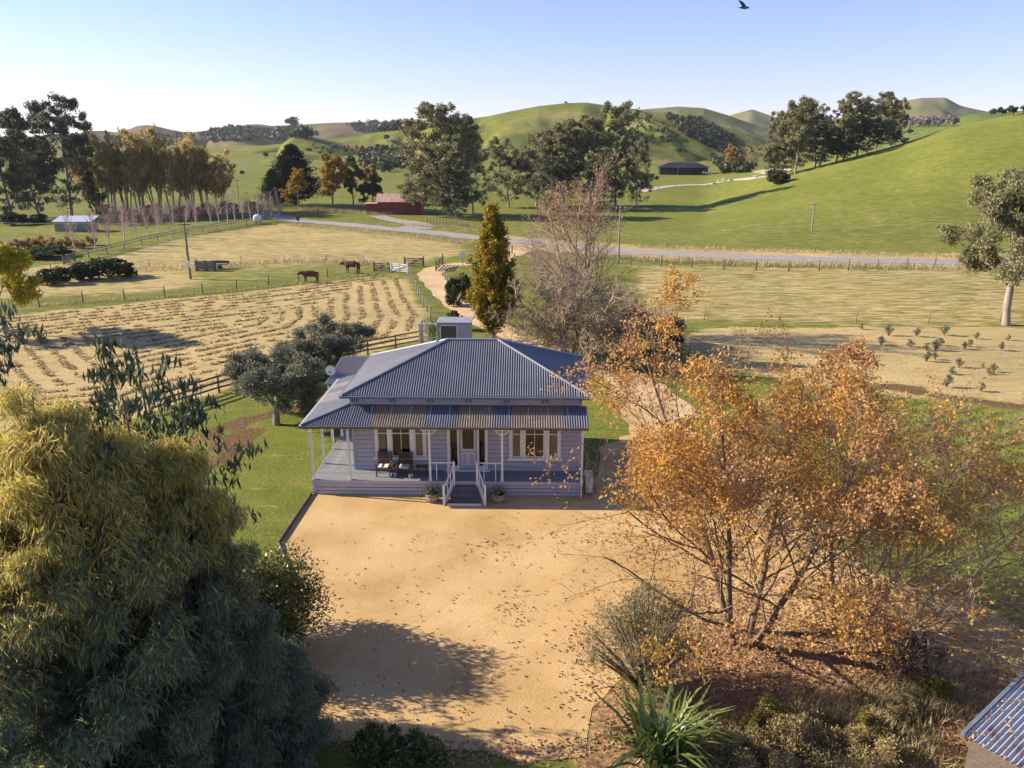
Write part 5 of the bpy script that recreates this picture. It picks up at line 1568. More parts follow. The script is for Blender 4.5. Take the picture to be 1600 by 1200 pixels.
# climbing vine on the right corner post
s = Skel(951)
cfg = [dict(seg=7, wander=0.14, trop=0.05, end=0.4), dict(n=9, f0=0.1, L=0.35, ang=60, wander=0.2, seg=4, rr=0.6, rmin=0.008), dict(n=4, f0=0.2, L=0.5, ang=45, wander=0.25, seg=3, rr=0.6, rmin=0.006)]
for k in range(4): s.grow((0.1 * k, 0.03 * k, 0), (0.02, 0.02, 1), 2.6 + 0.3 * k, 0.022, 0, cfg)
s.grow((0, -0.05, 2.7), (-1, 0, 0.15), 2.2, 0.018, 0, cfg)
V, F = tubes(s.lines, lambda r: 4)
o = link("climbing_vine", np_mesh("climbing_vine", V, F, BARK['pale']), None, on_villa(12.92, -0.12, 0)); tag(o, "leafless climbing vine on the right corner post of the verandah", "vine")

# ---- loose cover: hay rows, rank grass, fallen leaves
def inside(X, Y, poly): return sdist(X, Y, poly) > 0
g = np.random.default_rng(77)
pb = np.array([(p.x, p.y) for p in PADDOCK]); lo, hi = pb.min(0), pb.max(0)
X = g.uniform(max(lo[0], -62), hi[0], 420000); Y = g.uniform(lo[1], hi[1], 420000)
sd = sdist(X, Y, PADDOCK)
row = np.abs(((sd + 0.5 * (fbm(X / 5, Y / 5, 8, 2) - 0.5)) / 1.55) % 1.0 - 0.5) * 2      # 1 at row centres
den = fbm(X / 0.8, Y / 0.8, 9, 3)
k = (sd > 0.8) & (row > 0.70 - 0.25 * (den - 0.5)) & (den > 0.43) & (g.random(len(X)) < 0.6)
X, Y = X[k], Y[k]; n = len(X)
P = np.stack([X, Y, H(X, Y) + 0.02 + 0.11 * g.random(n) ** 2], 1)
V, F = leaves(P, g.normal(size=(n, 3)) * np.array([1, 1, 0.2]), g.uniform(0.2, 0.5, n), g.uniform(0.07, 0.16, n), g, nrm=g.normal(size=(n, 3)) * 0.3 + np.array([0, 0, 1]))
tag(link("raked_hay", np_mesh("raked_hay", V, F, LEAF['straw'])), "rows of raked dry hay lying across the left paddock", "hay", kind="stuff")
def grass_strip(pts, width, count, hmax, seed, bw=0.05):
    g = np.random.default_rng(seed); out = []
    for a, b in zip(pts[:-1], pts[1:]):
        L = math.hypot(b[0] - a[0], b[1] - a[1]); m = int(count * L)
        u = g.random(m); X = a[0] + (b[0] - a[0]) * u + g.normal(size=m) * width; Y = a[1] + (b[1] - a[1]) * u + g.normal(size=m) * width
        out.append(np.stack([X, Y], 1))
    Q = np.concatenate(out); n = len(Q)
    hgt = hmax * g.uniform(0.4, 1.0, n) * (0.5 + fbm(Q[:, 0] / 1.3, Q[:, 1] / 1.3, seed, 2))
    P = np.stack([Q[:, 0], Q[:, 1], H(Q[:, 0], Q[:, 1]) + hgt * 0.45], 1)
    return leaves(P, g.normal(size=(n, 3)) * 0.3 + np.array([0.1, 0, 1]), hgt, bw * (1 + 0.8 * g.random(n)), g)
VV = []; FF = []; b0 = 0
for pts, w, c, hm, sd_ in ((W((880, 398), (1000, 406), (1200, 416), (1480, 421), (1700, 424)), 1.1, 55, 0.9, 1), (W((1000, 386), (1200, 393), (1480, 401), (1800, 406)), 1.0, 40, 0.7, 2), (W((450, 352), (600, 366), (720, 379), (800, 388)), 1.2, 45, 0.9, 3),
                           (W((300, 420), (420, 412), (500, 410), (590, 414)), 1.2, 50, 0.8, 4), (W((60, 432), (150, 424), (300, 420)), 1.8, 40, 0.7, 5), (W((60, 478), (250, 466), (450, 446), (590, 428)), 0.4, 40, 0.35, 6),
                           (W((620, 352), (690, 356), (740, 362)), 1.2, 40, 0.8, 7), (W((430, 322), (520, 332), (600, 336)), 1.5, 40, 1.2, 8), ([(4.8, 16.2), (7.5, 16.8), (10.2, 17.4)], 0.9, 2600, 0.75, 9), ([(5.5, 15.2), (9.5, 15.6)], 0.7, 2000, 0.7, 10), ([(9.5, 18.6), (13.5, 20.0)], 0.5, 1000, 0.5, 11)):
    V, F = grass_strip(pts, w, c, hm, 700 + sd_, 0.016 if sd_ > 8 else 0.05); VV.append(V); FF.append(F + b0); b0 += len(V)
tag(link("rank_grass", np_mesh("rank_grass", np.concatenate(VV), np.concatenate(FF), LEAF['rank'])), "tall dry rank grass along the road, the fences and the undergrowth", "grass", kind="stuff")
# fallen leaves: thick under the oaks, thin over the gravel
g = np.random.default_rng(78)
X = np.concatenate([g.uniform(-7, 16, 60000), g.uniform(-8, 12, 9000)]); Y = np.concatenate([g.uniform(15, 30, 60000), g.uniform(16.5, 32, 9000)])
d = np.hypot((X - 8.8) / 1.35, Y - 21.0)
pr = np.clip(1.35 - d / 4.2, 0, 1) * 0.9 + np.clip(1 - np.abs(Y - (17.35 + 0.12 * (X + 1.5) ** 2 * 0.25)) / 0.55, 0, 1) * (X < 5) * (X > -5) * 0.8 + 0.012 + 0.06 * (fbm(X / 1.5, Y / 1.5, 5, 2) > 0.55) * (X > -2)
k = g.random(len(X)) < pr
X, Y = X[k], Y[k]; n = len(X)
P = np.stack([X, Y, 0.03 + 0.02 * g.random(n)], 1)
V, F = leaves(P, g.normal(size=(n, 3)) * np.array([1, 1, 0.25]), g.uniform(0.07, 0.15, n), g.uniform(0.05, 0.09, n), g, nrm=g.normal(size=(n, 3)) * 0.35 + np.array([0, 0, 1]))
tag(link("fallen_leaves", np_mesh("fallen_leaves", V, F, LEAF['fallen'])), "brown fallen oak leaves under the oaks and along the gravel edge", "leaves", kind="stuff")

# ------------------------------------------------------------------ fences, gates, poles
M['post'] = pmat("fence_timber", (0.115, 0.09, 0.07), (0.20, 0.165, 0.13), 5, 0.85, 0.3)
M['post_pale'] = pmat("weathered_post", (0.30, 0.27, 0.23), (0.20, 0.175, 0.15), 5, 0.85, 0.3)
M['wire'] = pmat("fence_wire", (0.30, 0.30, 0.30), (0.24, 0.23, 0.22), 2, 0.5, metal=0.6)
PM = {}
def post_mesh(h, r, m):
    k = (round(h, 2), r, m)
    if k not in PM: PM[k] = MB().tube([(0, 0, -0.2), (0, 0, h)], [r * 1.05, r], 8).mesh("post", M[m], True)
    return PM[k]
def fence(label, pts, gap, h=1.15, r=0.06, rails=0, wires=5, m='post', cat="fence", name="wire_fence"):
    pts = [Vector(p) for p in pts]
    root = empty(name, pts[0]); tag(root, label, cat)
    O = pts[0]
    P = [pts[0]]; acc = 0.0
    for a, b in zip(pts[:-1], pts[1:]):
        L = (b - a).length; d = gap - acc
        while d < L:
            q = a.lerp(b, d / L); q.z = float(H(q.x, q.y)); P.append(q); d += gap
        acc = L - (d - gap)
    for i, q in enumerate(P):
        link("post", post_mesh(h * (1.0 + 0.06 * math.sin(i * 2.3)), r, m), root, q - O, (rnd.gauss(0, 0.025), rnd.gauss(0, 0.025), 0))
    if rails:
        for i in range(len(P) - 1):
            for k in range(rails):
                z = h * (0.92 - k * 0.30)
                MB().bar(P[i] - O + Vector((0, -r, z)), P[i + 1] - O + Vector((0, -r, z + rnd.gauss(0, 0.012))), 0.04, 0.13).build("rail", M[m], root)
    for k in range(wires):
        z = h * (0.95 - 0.85 * k / max(1, wires - 1))
        MB().tube([q - O + Vector((0, -r, z)) for q in P], 0.006, 4).build("wire", M['wire'], root)
    return root
fence("dark three-rail timber fence between the lawn and the hay paddock", W((235, 648), (350, 612), (470, 580), (560, 557), (662, 538)), 2.6, 1.25, 0.075, rails=3, wires=0, name="rail_fence")
fence("wire fence with timber posts along the left side of the drive", W((640, 430), (648, 452), (660, 476), (676, 503)), 3.0, 1.15, 0.06, m='post_pale')
fence("short wire fence beside the round dark bush, right of the drive", W((692, 432), (700, 444), (707, 456)), 2.5, 1.1, 0.07, m='post_pale')
fence("wire fence with dark posts across the left paddock, in front of the cattle", W((62, 480), (125, 474), (234, 467), (330, 457), (448, 442), (520, 433), (585, 427)), 4.0, 1.2, 0.07)
fence("low wire fence across the upper paddock behind the cattle", W((80, 424), (260, 416), (400, 410), (560, 409), (585, 414)), 6.0, 1.0, 0.05)
fence("two-rail fence below the birch row at the far side of the paddock", W((108, 411), (200, 388), (300, 366), (370, 354), (442, 344)), 5.0, 1.3, 0.08, rails=2, wires=2, m='post_pale', name="rail_fence")
fence("wire fence with dark posts along the near side of the road", W((800, 396), (930, 411), (1000, 415), (1125, 421), (1240, 424), (1370, 421), (1480, 418), (1700, 420)), 4.2, 1.4, 0.09)
fence("wire fence with thin posts between the patchy paddock and the straw field", W((1100, 500), (1360, 505), (1480, 503), (1700, 500)), 7.0, 1.2, 0.05, m='post_pale')
fence("wire fence along the ridge track in the far valley", W((1000, 303), (1060, 293), (1140, 285)), 12, 1.3, 0.09)
fence("old picket paling fence in front of the barn-side gums", W((668, 348), (700, 351), (735, 356)), 1.0, 1.1, 0.09, wires=2)

def gate(label, p, q, m, h=1.15, brace=True):
    p = Vector(p); q = Vector(q); root = empty("farm_gate", p); d = q - p
    for e in (0.0, 1.0): MB().tube([d * e + Vector((0, 0, -0.2)), d * e + Vector((0, 0, h + 0.25))], 0.09, 8).build("post", M[m], root)
    for k in range(5): MB().bar(d * 0.04 + Vector((0, 0, 0.18 + k * 0.23)), d * 0.96 + Vector((0, 0, 0.18 + k * 0.23)), 0.04, 0.11).build("rail", M[m], root)
    for e in (0.05, 0.5, 0.95): MB().bar(d * e + Vector((0, -0.045, 0.1)), d * e + Vector((0, -0.045, h + 0.02)), 0.09, 0.04, (0, 1, 0)).build("stile", M[m], root)
    if brace: MB().bar(d * 0.06 + Vector((0, -0.09, 0.2)), d * 0.94 + Vector((0, -0.09, h - 0.05)), 0.04, 0.10).build("brace", M[m], root)
    tag(root, label, "gate")
gate("dark brown timber gate left of the white gate by the cattle", spot(584, 425), spot(610, 424), 'post')
gate("white painted farm gate at the head of the drive", spot(611, 425), spot(637, 427), 'white')
gate("dark timber gate behind the white one", spot(632, 417), spot(662, 416), 'post')
gate("open dark gate seen edge-on at the right side of the drive bend", spot(681, 424), spot(692, 414), 'post', 1.3)
gate("low dark timber hurdle at the left end of the birch fence", spot(100, 414), spot(118, 409), 'post')
gate("grey timber hurdle beside the yellow tree at the left edge", spot(15, 533), spot(33, 530), 'post_pale', brace=False)

def power_pole(label, px, pb, pt, arm=1.6, box=False):
    p = spot(px, pb); h = top_height(px, pt, p.y) - p.z
    o = empty("power_pole", p)
    MB().tube([(0, 0, -0.3), (0, 0, h)], [0.15, 0.10], 10).build("pole", M['post'] if box else M['post_pale'], o)
    MB().box(-arm / 2, arm / 2, -0.16, -0.06, h - 0.35, h - 0.23).build("crossarm", M['post'], o)
    for x in (-arm / 2 + 0.1, 0.0, arm / 2 - 0.1): MB().lathe([(0.03, 0), (0.05, 0.05), (0.03, 0.12), (0.045, 0.16)], 8, (x, -0.11, h - 0.23)).build("insulator", M['white'], o)
    if box:
        MB().box(-0.22, 0.22, -0.42, -0.16, 1.5, 2.2).build("transformer", M['white'], o)
        MB().box(-0.12, 0.12, -0.18, -0.14, h * 0.42, h * 0.55).build("plate", M['steel'], o)
    tag(o, label, "power pole")
    return p + Vector((0, -0.11, h - 0.07))
a = power_pole("dark timber power pole with a white box, in the left paddock", 298, 436, 347, 1.5, True)
power_pole("pale power pole standing by the road behind the bare tree", 966, 412, 322, 1.4)
power_pole("pale power pole alone on the green hillside", 1268, 362, 316, 1.2)
power_pole("distant power pole in the green field left of the cypress", 373, 312, 280, 1.2)
w = MB()
for x in (-0.65, 0.0, 0.65):
    b = a + Vector((-75, 12, 1.0)); pts = []
    for k in range(13):
        u = k / 12; q = a.lerp(b, u) + Vector((x * (1 - u) + x * u, 0, -1.6 * 4 * u * (1 - u) * 0.5)); pts.append(q)
    w = MB().tube(pts, 0.012, 4); break
tag(w.build("power_line", M['wire']), "thin power line running left from the timber pole", "cable")

# yard clutter in the left paddock: feed rack and trailer beside the pole
rack = empty("stock_crate", spot(322, 423)); tag(rack, "grey slatted stock crate beside the left power pole", "crate")
for k in range(4): MB().box(-1.2, 1.2, -0.5, -0.46, 0.2 + 0.28 * k, 0.36 + 0.28 * k).build("slat", M['post_pale'], rack)
for k in range(4): MB().box(-1.2, 1.2, 0.46, 0.5, 0.2 + 0.28 * k, 0.36 + 0.28 * k).build("slat", M['post_pale'], rack)
for x in (-1.2, 0, 1.2): MB().box(x - 0.04, x + 0.04, -0.45, 0.45, 0, 1.35).build("frame", M['post'], rack)
tl = empty("farm_trailer", spot(342, 420)); tag(tl, "dark flat farm trailer right of the stock crate", "trailer")
MB().box(-1.3, 1.3, -0.6, 0.6, 0.6, 0.7).box(-1.3, 1.3, 0.55, 0.6, 0.7, 1.05).build("tray", M['post'], tl)
for x in (-0.5, 0.4): MB().tube([(x, -0.75, 0.32), (x, -0.58, 0.32)], 0.32, 14).build("wheel", M['iron'], tl)
MB().bar((-1.3, 0, 0.6), (-2.3, -0.2, 0.1), 0.08, 0.08).build("drawbar", M['post_pale'], tl)

# letterbox, sign, antenna, small shed
bx = empty("white_box_on_post", at(793, 58.5)); tag(bx, "white box on a dark stand beside the columnar tree trunk", "box")
MB().box(-0.42, 0.42, -0.25, 0.25, 0.75, 1.25).box(-0.46, 0.46, -0.29, 0.29, 1.25, 1.30).build("casing", M['white'], bx)
for x in (-0.35, 0.3): MB().box(x, x + 0.06, -0.04, 0.04, 0, 0.75).build("leg", M['post'], bx)
MB().box(-0.4, 0.4, -0.2, 0.2, 0.55, 0.75).build("shelf", M['post'], bx)
sg = empty("gate_sign", spot(723, 416)); tag(sg, "round pale sign on a post by the drive entrance, left of the columnar tree", "sign")
MB().tube([(0, 0, 0), (0, 0, 1.6)], 0.05, 8).build("post", M['post'], sg)
MB().tube([(0, -0.07, 1.55), (0, -0.04, 1.55)], 0.42, 18).build("board", M['white'], sg)
an = empty("television_antenna", on_villa(12.1, 9.6, 0)); tag(an, "television antenna on a pole behind the right end of the roof", "antenna")
MB().tube([(0, 0, 0), (0, 0, 5.3)], 0.025, 8).build("mast", M['steel'], an)
MB().bar((-0.5, 0, 5.2), (0.5, 0, 5.25), 0.03, 0.03).build("boom", M['steel'], an)
for k in range(7): MB().bar((-0.45 + 0.15 * k, -0.28, 5.21), (-0.45 + 0.15 * k, 0.28, 5.21), 0.015, 0.015).build("element", M['steel'], an)
sh = empty("garden_shed", at(686, 61.0), math.radians(-2)); tag(sh, "small grey flat-roofed shed with a dark window behind the house", "shed")
MB().box(-0.1, 2.5, 0.0, 2.0, 0, 2.35).build("wall", M['paint'], sh)
MB().box(-0.2, 2.6, -0.12, 2.1, 2.35, 2.42).build("roof", M['cap'], sh)
wd = empty("window", (0, 0, 0), 0, sh)
MB().box(0.1, 1.5, -0.03, -0.001, 0.95, 1.03).box(0.1, 1.5, -0.03, -0.001, 2.12, 2.2).box(0.1, 0.18, -0.03, -0.001, 1.03, 2.12).box(1.42, 1.5, -0.03, -0.001, 1.03, 2.12).build("frame", M['white'], wd)
MB().box(0.18, 1.42, -0.02, -0.002, 1.03, 2.12).build("pane", M['room'], wd)
for x in (-1.6, -0.9): MB().box(x, x + 0.08, 0.0, 0.08, 0, 2.3).build("post", M['white'], sh)
MB().box(-1.62, -0.1, 0.0, 0.08, 2.22, 2.31).box(-1.62, -0.1, 0.001, 0.06, 1.1, 1.17).box(-1.62, -0.1, 0.001, 0.06, 0.5, 0.57).build("frame_rail", M['white'], sh)
MB().box(-1.62, -1.55, 0.09, 2.0, 0, 2.28).build("side_panel", M['paint'], sh)
mbx = empty("mailbox", spot(466, 348)); tag(mbx, "dark red mailbox at the roadside, left of the barn", "mailbox")
MB().box(-0.3, 0.3, -0.3, 0.3, 0.5, 1.5).prism([(-0.34, -0.34, 1.6), (0.34, -0.34, 1.6), (0.34, 0.34, 1.6), (-0.34, 0.34, 1.6)], 0.1).build("box", pmat("red_paint", (0.22, 0.04, 0.03), (0.16, 0.03, 0.025), 3), mbx)
MB().box(-0.06, 0.06, -0.06, 0.06, 0, 0.5).build("post", M['post'], mbx)
tank = empty("water_tank", spot(403, 350)); tag(tank, "small pale round tank on legs behind the paddock corner", "tank")
MB().lathe([(0.7, 0.5), (0.85, 0.7), (0.9, 1.2), (0.8, 1.7), (0.4, 1.95), (0.1, 2.0)], 16).build("shell", M['curtain'], tank, smooth_shade=True)
for a_ in range(3): MB().box(0.5 * math.cos(a_ * 2.1) - 0.06, 0.5 * math.cos(a_ * 2.1) + 0.06, 0.5 * math.sin(a_ * 2.1) - 0.06, 0.5 * math.sin(a_ * 2.1) + 0.06, 0, 0.6).build("leg", M['post'], tank)

# barrel planters
succ = flax(951, 40, 0.42, 0.022, 'flax')
for k, (x, lab) in enumerate(((5.75, "half-barrel planter left of the front steps"), (8.82, "half-barrel planter right of the front steps"))):
    o = empty("barrel_planter", on_villa(x, -0.62, 0.015)); tag(o, lab, "planter", "barrel planters by the steps")
    for j in range(14):
        a0, a1 = 2 * math.pi * j / 14, 2 * math.pi * (j + 0.94) / 14
        b = MB(); vs = []
        for r_, z_ in ((0.27, 0), (0.33, 0.22), (0.35, 0.42)):
            for rr in (r_, r_ - 0.035):
                for a_ in (a0, a1): vs.append((rr * math.cos(a_), rr * math.sin(a_), z_))
        b.v = vs
        for i in (0, 4): b.f += [(i, i + 1, i + 5, i + 4), (i + 3, i + 2, i + 6, i + 7), (i + 1, i + 3, i + 7, i + 5), (i + 2, i, i + 4, i + 6)]
        b.f += [(8, 9, 11, 10), (2, 3, 1, 0)]
        b.build("stave", M['barrel'], o)
    for z_, r_ in ((0.08, 0.298), (0.33, 0.35)): MB().lathe([(r_, 0), (r_ + 0.008, 0.0), (r_ + 0.012, 0.035), (r_ + 0.004, 0.036)], 18, (0, 0, z_)).build("hoop", M['iron'], o)
    MB().lathe([(0.28, 0.34), (0.05, 0.36)], 14).build("soil", M['old_timber'], o)
    link("plant", succ, o, (0, 0, 0.35), (0, 0, k))

# rusty iron roof in the bottom right corner
rs = empty("iron_roofed_shed", (10.75, 15.35, 0)); tag(rs, "shed with a pale rusty corrugated iron roof in the bottom right corner", "shed")
def rust_mat():
    m, nt, out = new_mat("old_galvanised_iron")
    n1 = noise_node(nt, 0.9, 6, 0.7); n2 = noise_node(nt, 9, 6, 0.7)
    base = ramp(nt, n2.outputs["Fac"], [(0.3, (0.34, 0.37, 0.41)), (0.7, (0.48, 0.51, 0.55))])
    f = ramp(nt, n1.outputs["Fac"], [(0.54, (0, 0, 0)), (0.66, (1, 1, 1))])
    c = mixc(nt, f.outputs[0], base.outputs[0], (0.26, 0.12, 0.07))
    b = nt.nodes.new("ShaderNodeBsdfPrincipled"); b.inputs["Roughness"].default_value = 0.5; b.inputs["Metallic"].default_value = 0.35
    nt.links.new(c, b.inputs["Base Color"]); nt.links.new(b.outputs[0], out.inputs[0])
    return m
M['rust'] = rust_mat()
d1 = Vector((0.815, 0.58, 0)).normalized(); d2 = Vector((d1.y, -d1.x, 0))
rf = empty("roof", parent=rs)
corrugated(rf, (0, 0, 2.4), d2, d1 + Vector((0, 0, 0.10)), 0.0, 5.0, lambda s: 0, lambda s: 4.6, M['rust'])
MB().bar(Vector((0, 0, 2.4)) - d2 * 0.03, d1 * 4.6 + Vector((0, 0, 2.86)) - d2 * 0.03, 0.09, 0.12).build("bargeboard", M['paint_dark'], rf)
q0 = d1 * 0.15 + d2 * 0.1; q1 = d1 * 4.4 + d2 * 0.1; q2 = d1 * 4.4 + d2 * 4.9; q3 = d1 * 0.15 + d2 * 4.9
b = MB()
for u, v in ((q0, q1), (q1, q2), (q2, q3), (q3, q0)):
    b.poly([u, v, v + Vector((0, 0, 2.38 + 0.1 * v.dot(d1))), u + Vector((0, 0, 2.38 + 0.1 * u.dot(d1)))])
b.build("wall", M['old_timber'], rs)
LV = np.random.default_rng(5); n = 240
uu = LV.random(n) * 4.4; vv = LV.random(n) ** 1.6 * 4.5
P = np.array([list(d1 * a + d2 * b_ + Vector((0, 0, 2.435 + 0.1 * a))) for a, b_ in zip(uu, vv)]) + np.array([10.75, 15.35, 0])
V, F = leaves(P, LV.normal(size=(n, 3)) * np.array([1, 1, 0.15]), LV.uniform(0.08, 0.15, n), 0.07, LV, nrm=np.tile([0, 0, 1.0], (n, 1)) + LV.normal(size=(n, 3)) * 0.3)
tag(link("roof_leaf_litter", np_mesh("roof_leaf_litter", V, F, LEAF['fallen'])), "dead leaves lying on the rusty iron roof", "leaves", kind="stuff")

# far buildings
M['barn_red'] = pmat("barn_red_iron", (0.16, 0.03, 0.03), (0.22, 0.05, 0.045), 0.6, 0.6, stretch=(6, 6, 0.3))
M['barn_roof'] = pmat("barn_roof_iron", (0.42, 0.22, 0.18), (0.55, 0.38, 0.32), 0.5, 0.5, stretch=(4, 1, 1))
p = spot(625, 335)
bn = empty("red_barn", p, math.radians(6)); tag(bn, "dark red corrugated barn with a pale rusty roof behind the road", "barn")
bw_, bd, bh = 10.5, 7.0, 3.0
MB().box(-bw_ / 2, bw_ / 2, 0, bd, 0, bh).build("wall", M['barn_red'], bn)
rp = MB(); 
rp.poly([(-bw_ / 2 - 0.3, -0.4, bh - 0.05), (bw_ / 2 + 0.3, -0.4, bh - 0.05), (bw_ / 2 + 0.3, bd / 2, bh + 1.7), (-bw_ / 2 - 0.3, bd / 2, bh + 1.7)]).poly([(-bw_ / 2 - 0.3, bd / 2, bh + 1.7), (bw_ / 2 + 0.3, bd / 2, bh + 1.7), (bw_ / 2 + 0.3, bd + 0.4, bh - 0.05), (-bw_ / 2 - 0.3, bd + 0.4, bh - 0.05)])
rp.build("roof", M['barn_roof'], bn)
MB().poly([(-bw_ / 2, 0.01, bh), (-bw_ / 2, bd - 0.01, bh), (-bw_ / 2, bd / 2, bh + 1.6)]).poly([(bw_ / 2, 0.01, bh), (bw_ / 2, bd / 2, bh + 1.6), (bw_ / 2, bd - 0.01, bh)]).build("gable", M['white'], bn)
for x in (-3.2, 0.4): MB().box(x, x + 2.4, -0.06, -0.002, 0, 2.5).build("door", M['barn_red'], bn)
MB().box(-bw_ / 2 - 3.0, -bw_ / 2 - 0.01, 1.0, 5.0, 0, 2.3).build("lean_to_wall", M['barn_red'], bn)
MB().bar((-bw_ / 2 - 1.5, 0.7, 2.5), (-bw_ / 2 - 1.5, 5.3, 2.5), 3.3, 0.08).build("lean_to_roof", M['barn_roof'], bn)
p = spot(1072, 273)
bh_ = empty("black_house", p, math.radians(-4)); tag(bh_, "long low black house with a hipped roof in the far valley", "house")
M['black'] = pmat("black_cladding", (0.018, 0.02, 0.028), (0.03, 0.032, 0.04), 1, 0.5)
MB().box(-11, 9, 0, 8, 0, 2.9).build("wall", M['black'], bh_)
def hip(parent, x0, x1, y0, y1, z, h, m, nm="roof"):
    ym = (y0 + y1) / 2; k = (y1 - y0) / 2
    MB().poly([(x0, y0, z), (x1, y0, z), (x1 - k, ym, z + h), (x0 + k, ym, z + h)]).poly([(x1, y0, z), (x1, y1, z), (x1 - k, ym, z + h)]).poly([(x1, y1, z), (x0, y1, z), (x0 + k, ym, z + h), (x1 - k, ym, z + h)]).poly([(x0, y1, z), (x0, y0, z), (x0 + k, ym, z + h)]).build(nm, m, parent)
hip(bh_, -12, 10, -1, 9, 2.9, 2.0, M['black'])
MB().box(-4, 3, -3.5, -0.01, 0, 2.85).build("porch_wall", M['black'], bh_)
hip(bh_, -4.6, 3.6, -4.2, 4.0, 2.9, 1.6, M['black'], "porch_roof")
for x in (-9.5, -6.5, 4.5, 6.8): MB().box(x, x + 1.6, -0.05, -0.002, 0.4, 2.3).build("window", M['glass'], bh_)
cr_ = empty("parked_car", spot(1104, 273)); tag(cr_, "small white car parked right of the black house", "car")
b = MB(); b.v = [(-2.1, -0.85, 0.35), (2.1, -0.85, 0.35), (2.1, 0.85, 0.35), (-2.1, 0.85, 0.35), (-2.1, -0.85, 0.95), (2.1, -0.85, 0.85), (2.1, 0.85, 0.85), (-2.1, 0.85, 0.95), (-1.6, -0.7, 1.5), (0.6, -0.7, 1.5), (0.6, 0.7, 1.5), (-1.6, 0.7, 1.5), (1.2, -0.82, 0.92), (1.2, 0.82, 0.92)]
b.f = [(3, 2, 1, 0), (0, 1, 5, 12, 4), (2, 3, 7, 13, 6), (1, 2, 6, 5), (3, 0, 4, 7), (4, 12, 9, 8), (13, 7, 11, 10), (12, 13, 10, 9), (7, 4, 8, 11), (8, 9, 10, 11), (5, 6, 13, 12)]
b.build("body", M['white'], cr_)
for x in (-1.3, 1.3):
    for y in (-0.8, 0.8): MB().tube([(x, y - 0.1, 0.34), (x, y + 0.1, 0.34)], 0.34, 12).build("wheel", M['black'], cr_)
MB().box(-1.3, 0.5, -0.79, -0.77, 1.0, 1.4).build("window", M['black'], cr_)
p = spot(115, 362)
gs = empty("nursery_shed", p, math.radians(3)); tag(gs, "low shed with a pale blue iron roof among the far garden shrubs", "shed")
MB().box(-3.4, 3.4, 0, 3, 0, 1.9).build("wall", M['post_pale'], gs)
MB().poly([(-3.7, -0.4, 1.85), (3.7, -0.4, 1.85), (3.7, 3.4, 2.7), (-3.7, 3.4, 2.7)]).build("roof", pmat("pale_blue_iron", (0.36, 0.42, 0.52), (0.45, 0.50, 0.58), 1.5, 0.5), gs)

# ------------------------------------------------------------------ animals (one continuous skin each)
def skin_animal(name, joints, edges, m, loc, rz, label, cat, sc=1.0, group=None):
    me = bpy.data.meshes.new(name)
    me.from_pydata([j[:3] for j in joints], edges, [])
    o = link(name, me, None, loc, (0, 0, rz), (sc,) * 3)
    sk = o.modifiers.new("skin", 'SKIN'); sk.use_smooth_shade = True
    lay = me.skin_vertices[0].data if me.skin_vertices else None
    if lay is None:
        bm = bmesh.new(); bm.from_mesh(me); bm.verts.layers.skin.verify(); bm.to_mesh(me); bm.free(); lay = me.skin_vertices[0].data
    for i, j in enumerate(joints):
        lay[i].radius = (j[3], j[4] if len(j) > 4 else j[3]); lay[i].use_root = (i == 0)
    sb2 = o.modifiers.new("smooth", 'SUBSURF'); sb2.levels = 1; sb2.render_levels = 2
    me.materials.append(m)
    tag(o, label, cat, group)
    return o
def quad(headx, headz, k=1.0):
    J = [(0, 0, 1.0, 0.30, 0.36), (0.55, 0, 1.02, 0.30, 0.34), (-0.55, 0, 1.05, 0.28, 0.32), (0.85, 0, 1.12, 0.17, 0.2), (headx - 0.12, 0, headz + 0.08, 0.14), (headx + 0.22, 0, headz - 0.12, 0.085),
         (0.55, 0.2, 0.72, 0.12), (0.58, 0.2, 0.38, 0.06), (0.56, 0.2, 0.0, 0.06), (0.55, -0.2, 0.72, 0.12), (0.50, -0.2, 0.38, 0.06), (0.52, -0.2, 0.0, 0.06),
         (-0.62, 0.2, 0.75, 0.15), (-0.70, 0.2, 0.42, 0.065), (-0.64, 0.2, 0.0, 0.06), (-0.62, -0.2, 0.75, 0.15), (-0.76, -0.2, 0.42, 0.065), (-0.72, -0.2, 0.0, 0.06),
         (-0.85, 0, 1.12, 0.05), (-0.92, 0, 0.6, 0.03), (headx - 0.14, 0.2, headz + 0.16, 0.04), (headx - 0.14, -0.2, headz + 0.16, 0.04)]
    Ed = [(0, 1), (0, 2), (1, 3), (3, 4), (4, 5), (1, 6), (6, 7), (7, 8), (1, 9), (9, 10), (10, 11), (2, 12), (12, 13), (13, 14), (2, 15), (15, 16), (16, 17), (2, 18), (18, 19), (4, 20), (4, 21)]
    return J, Ed
M['cow'] = pmat("red_brown_hide", (0.12, 0.045, 0.025), (0.075, 0.03, 0.02), 2.5, 0.7)
M['wool'] = pmat("cream_wool", (0.62, 0.57, 0.47), (0.5, 0.46, 0.38), 6, 0.95, 0.5)
J, Ed = quad(1.25, 1.05)
skin_animal("cow", J, Ed, M['cow'], spot(486, 442), math.pi + 0.1, "dark red-brown cow standing alone, nearer the wire fence", "cow", 1.12)
skin_animal("cow", J, Ed, M['cow'], spot(551, 427), math.pi - 0.15, "red-brown cow standing beside the timber gates", "cow", 1.2)
Js, Es = quad(1.1, 0.7)
Js = [(a, b, c * 0.8, r * 1.1, *( [q[0] * 1.1] if q else [])) for a, b, c, r, *q in Js]
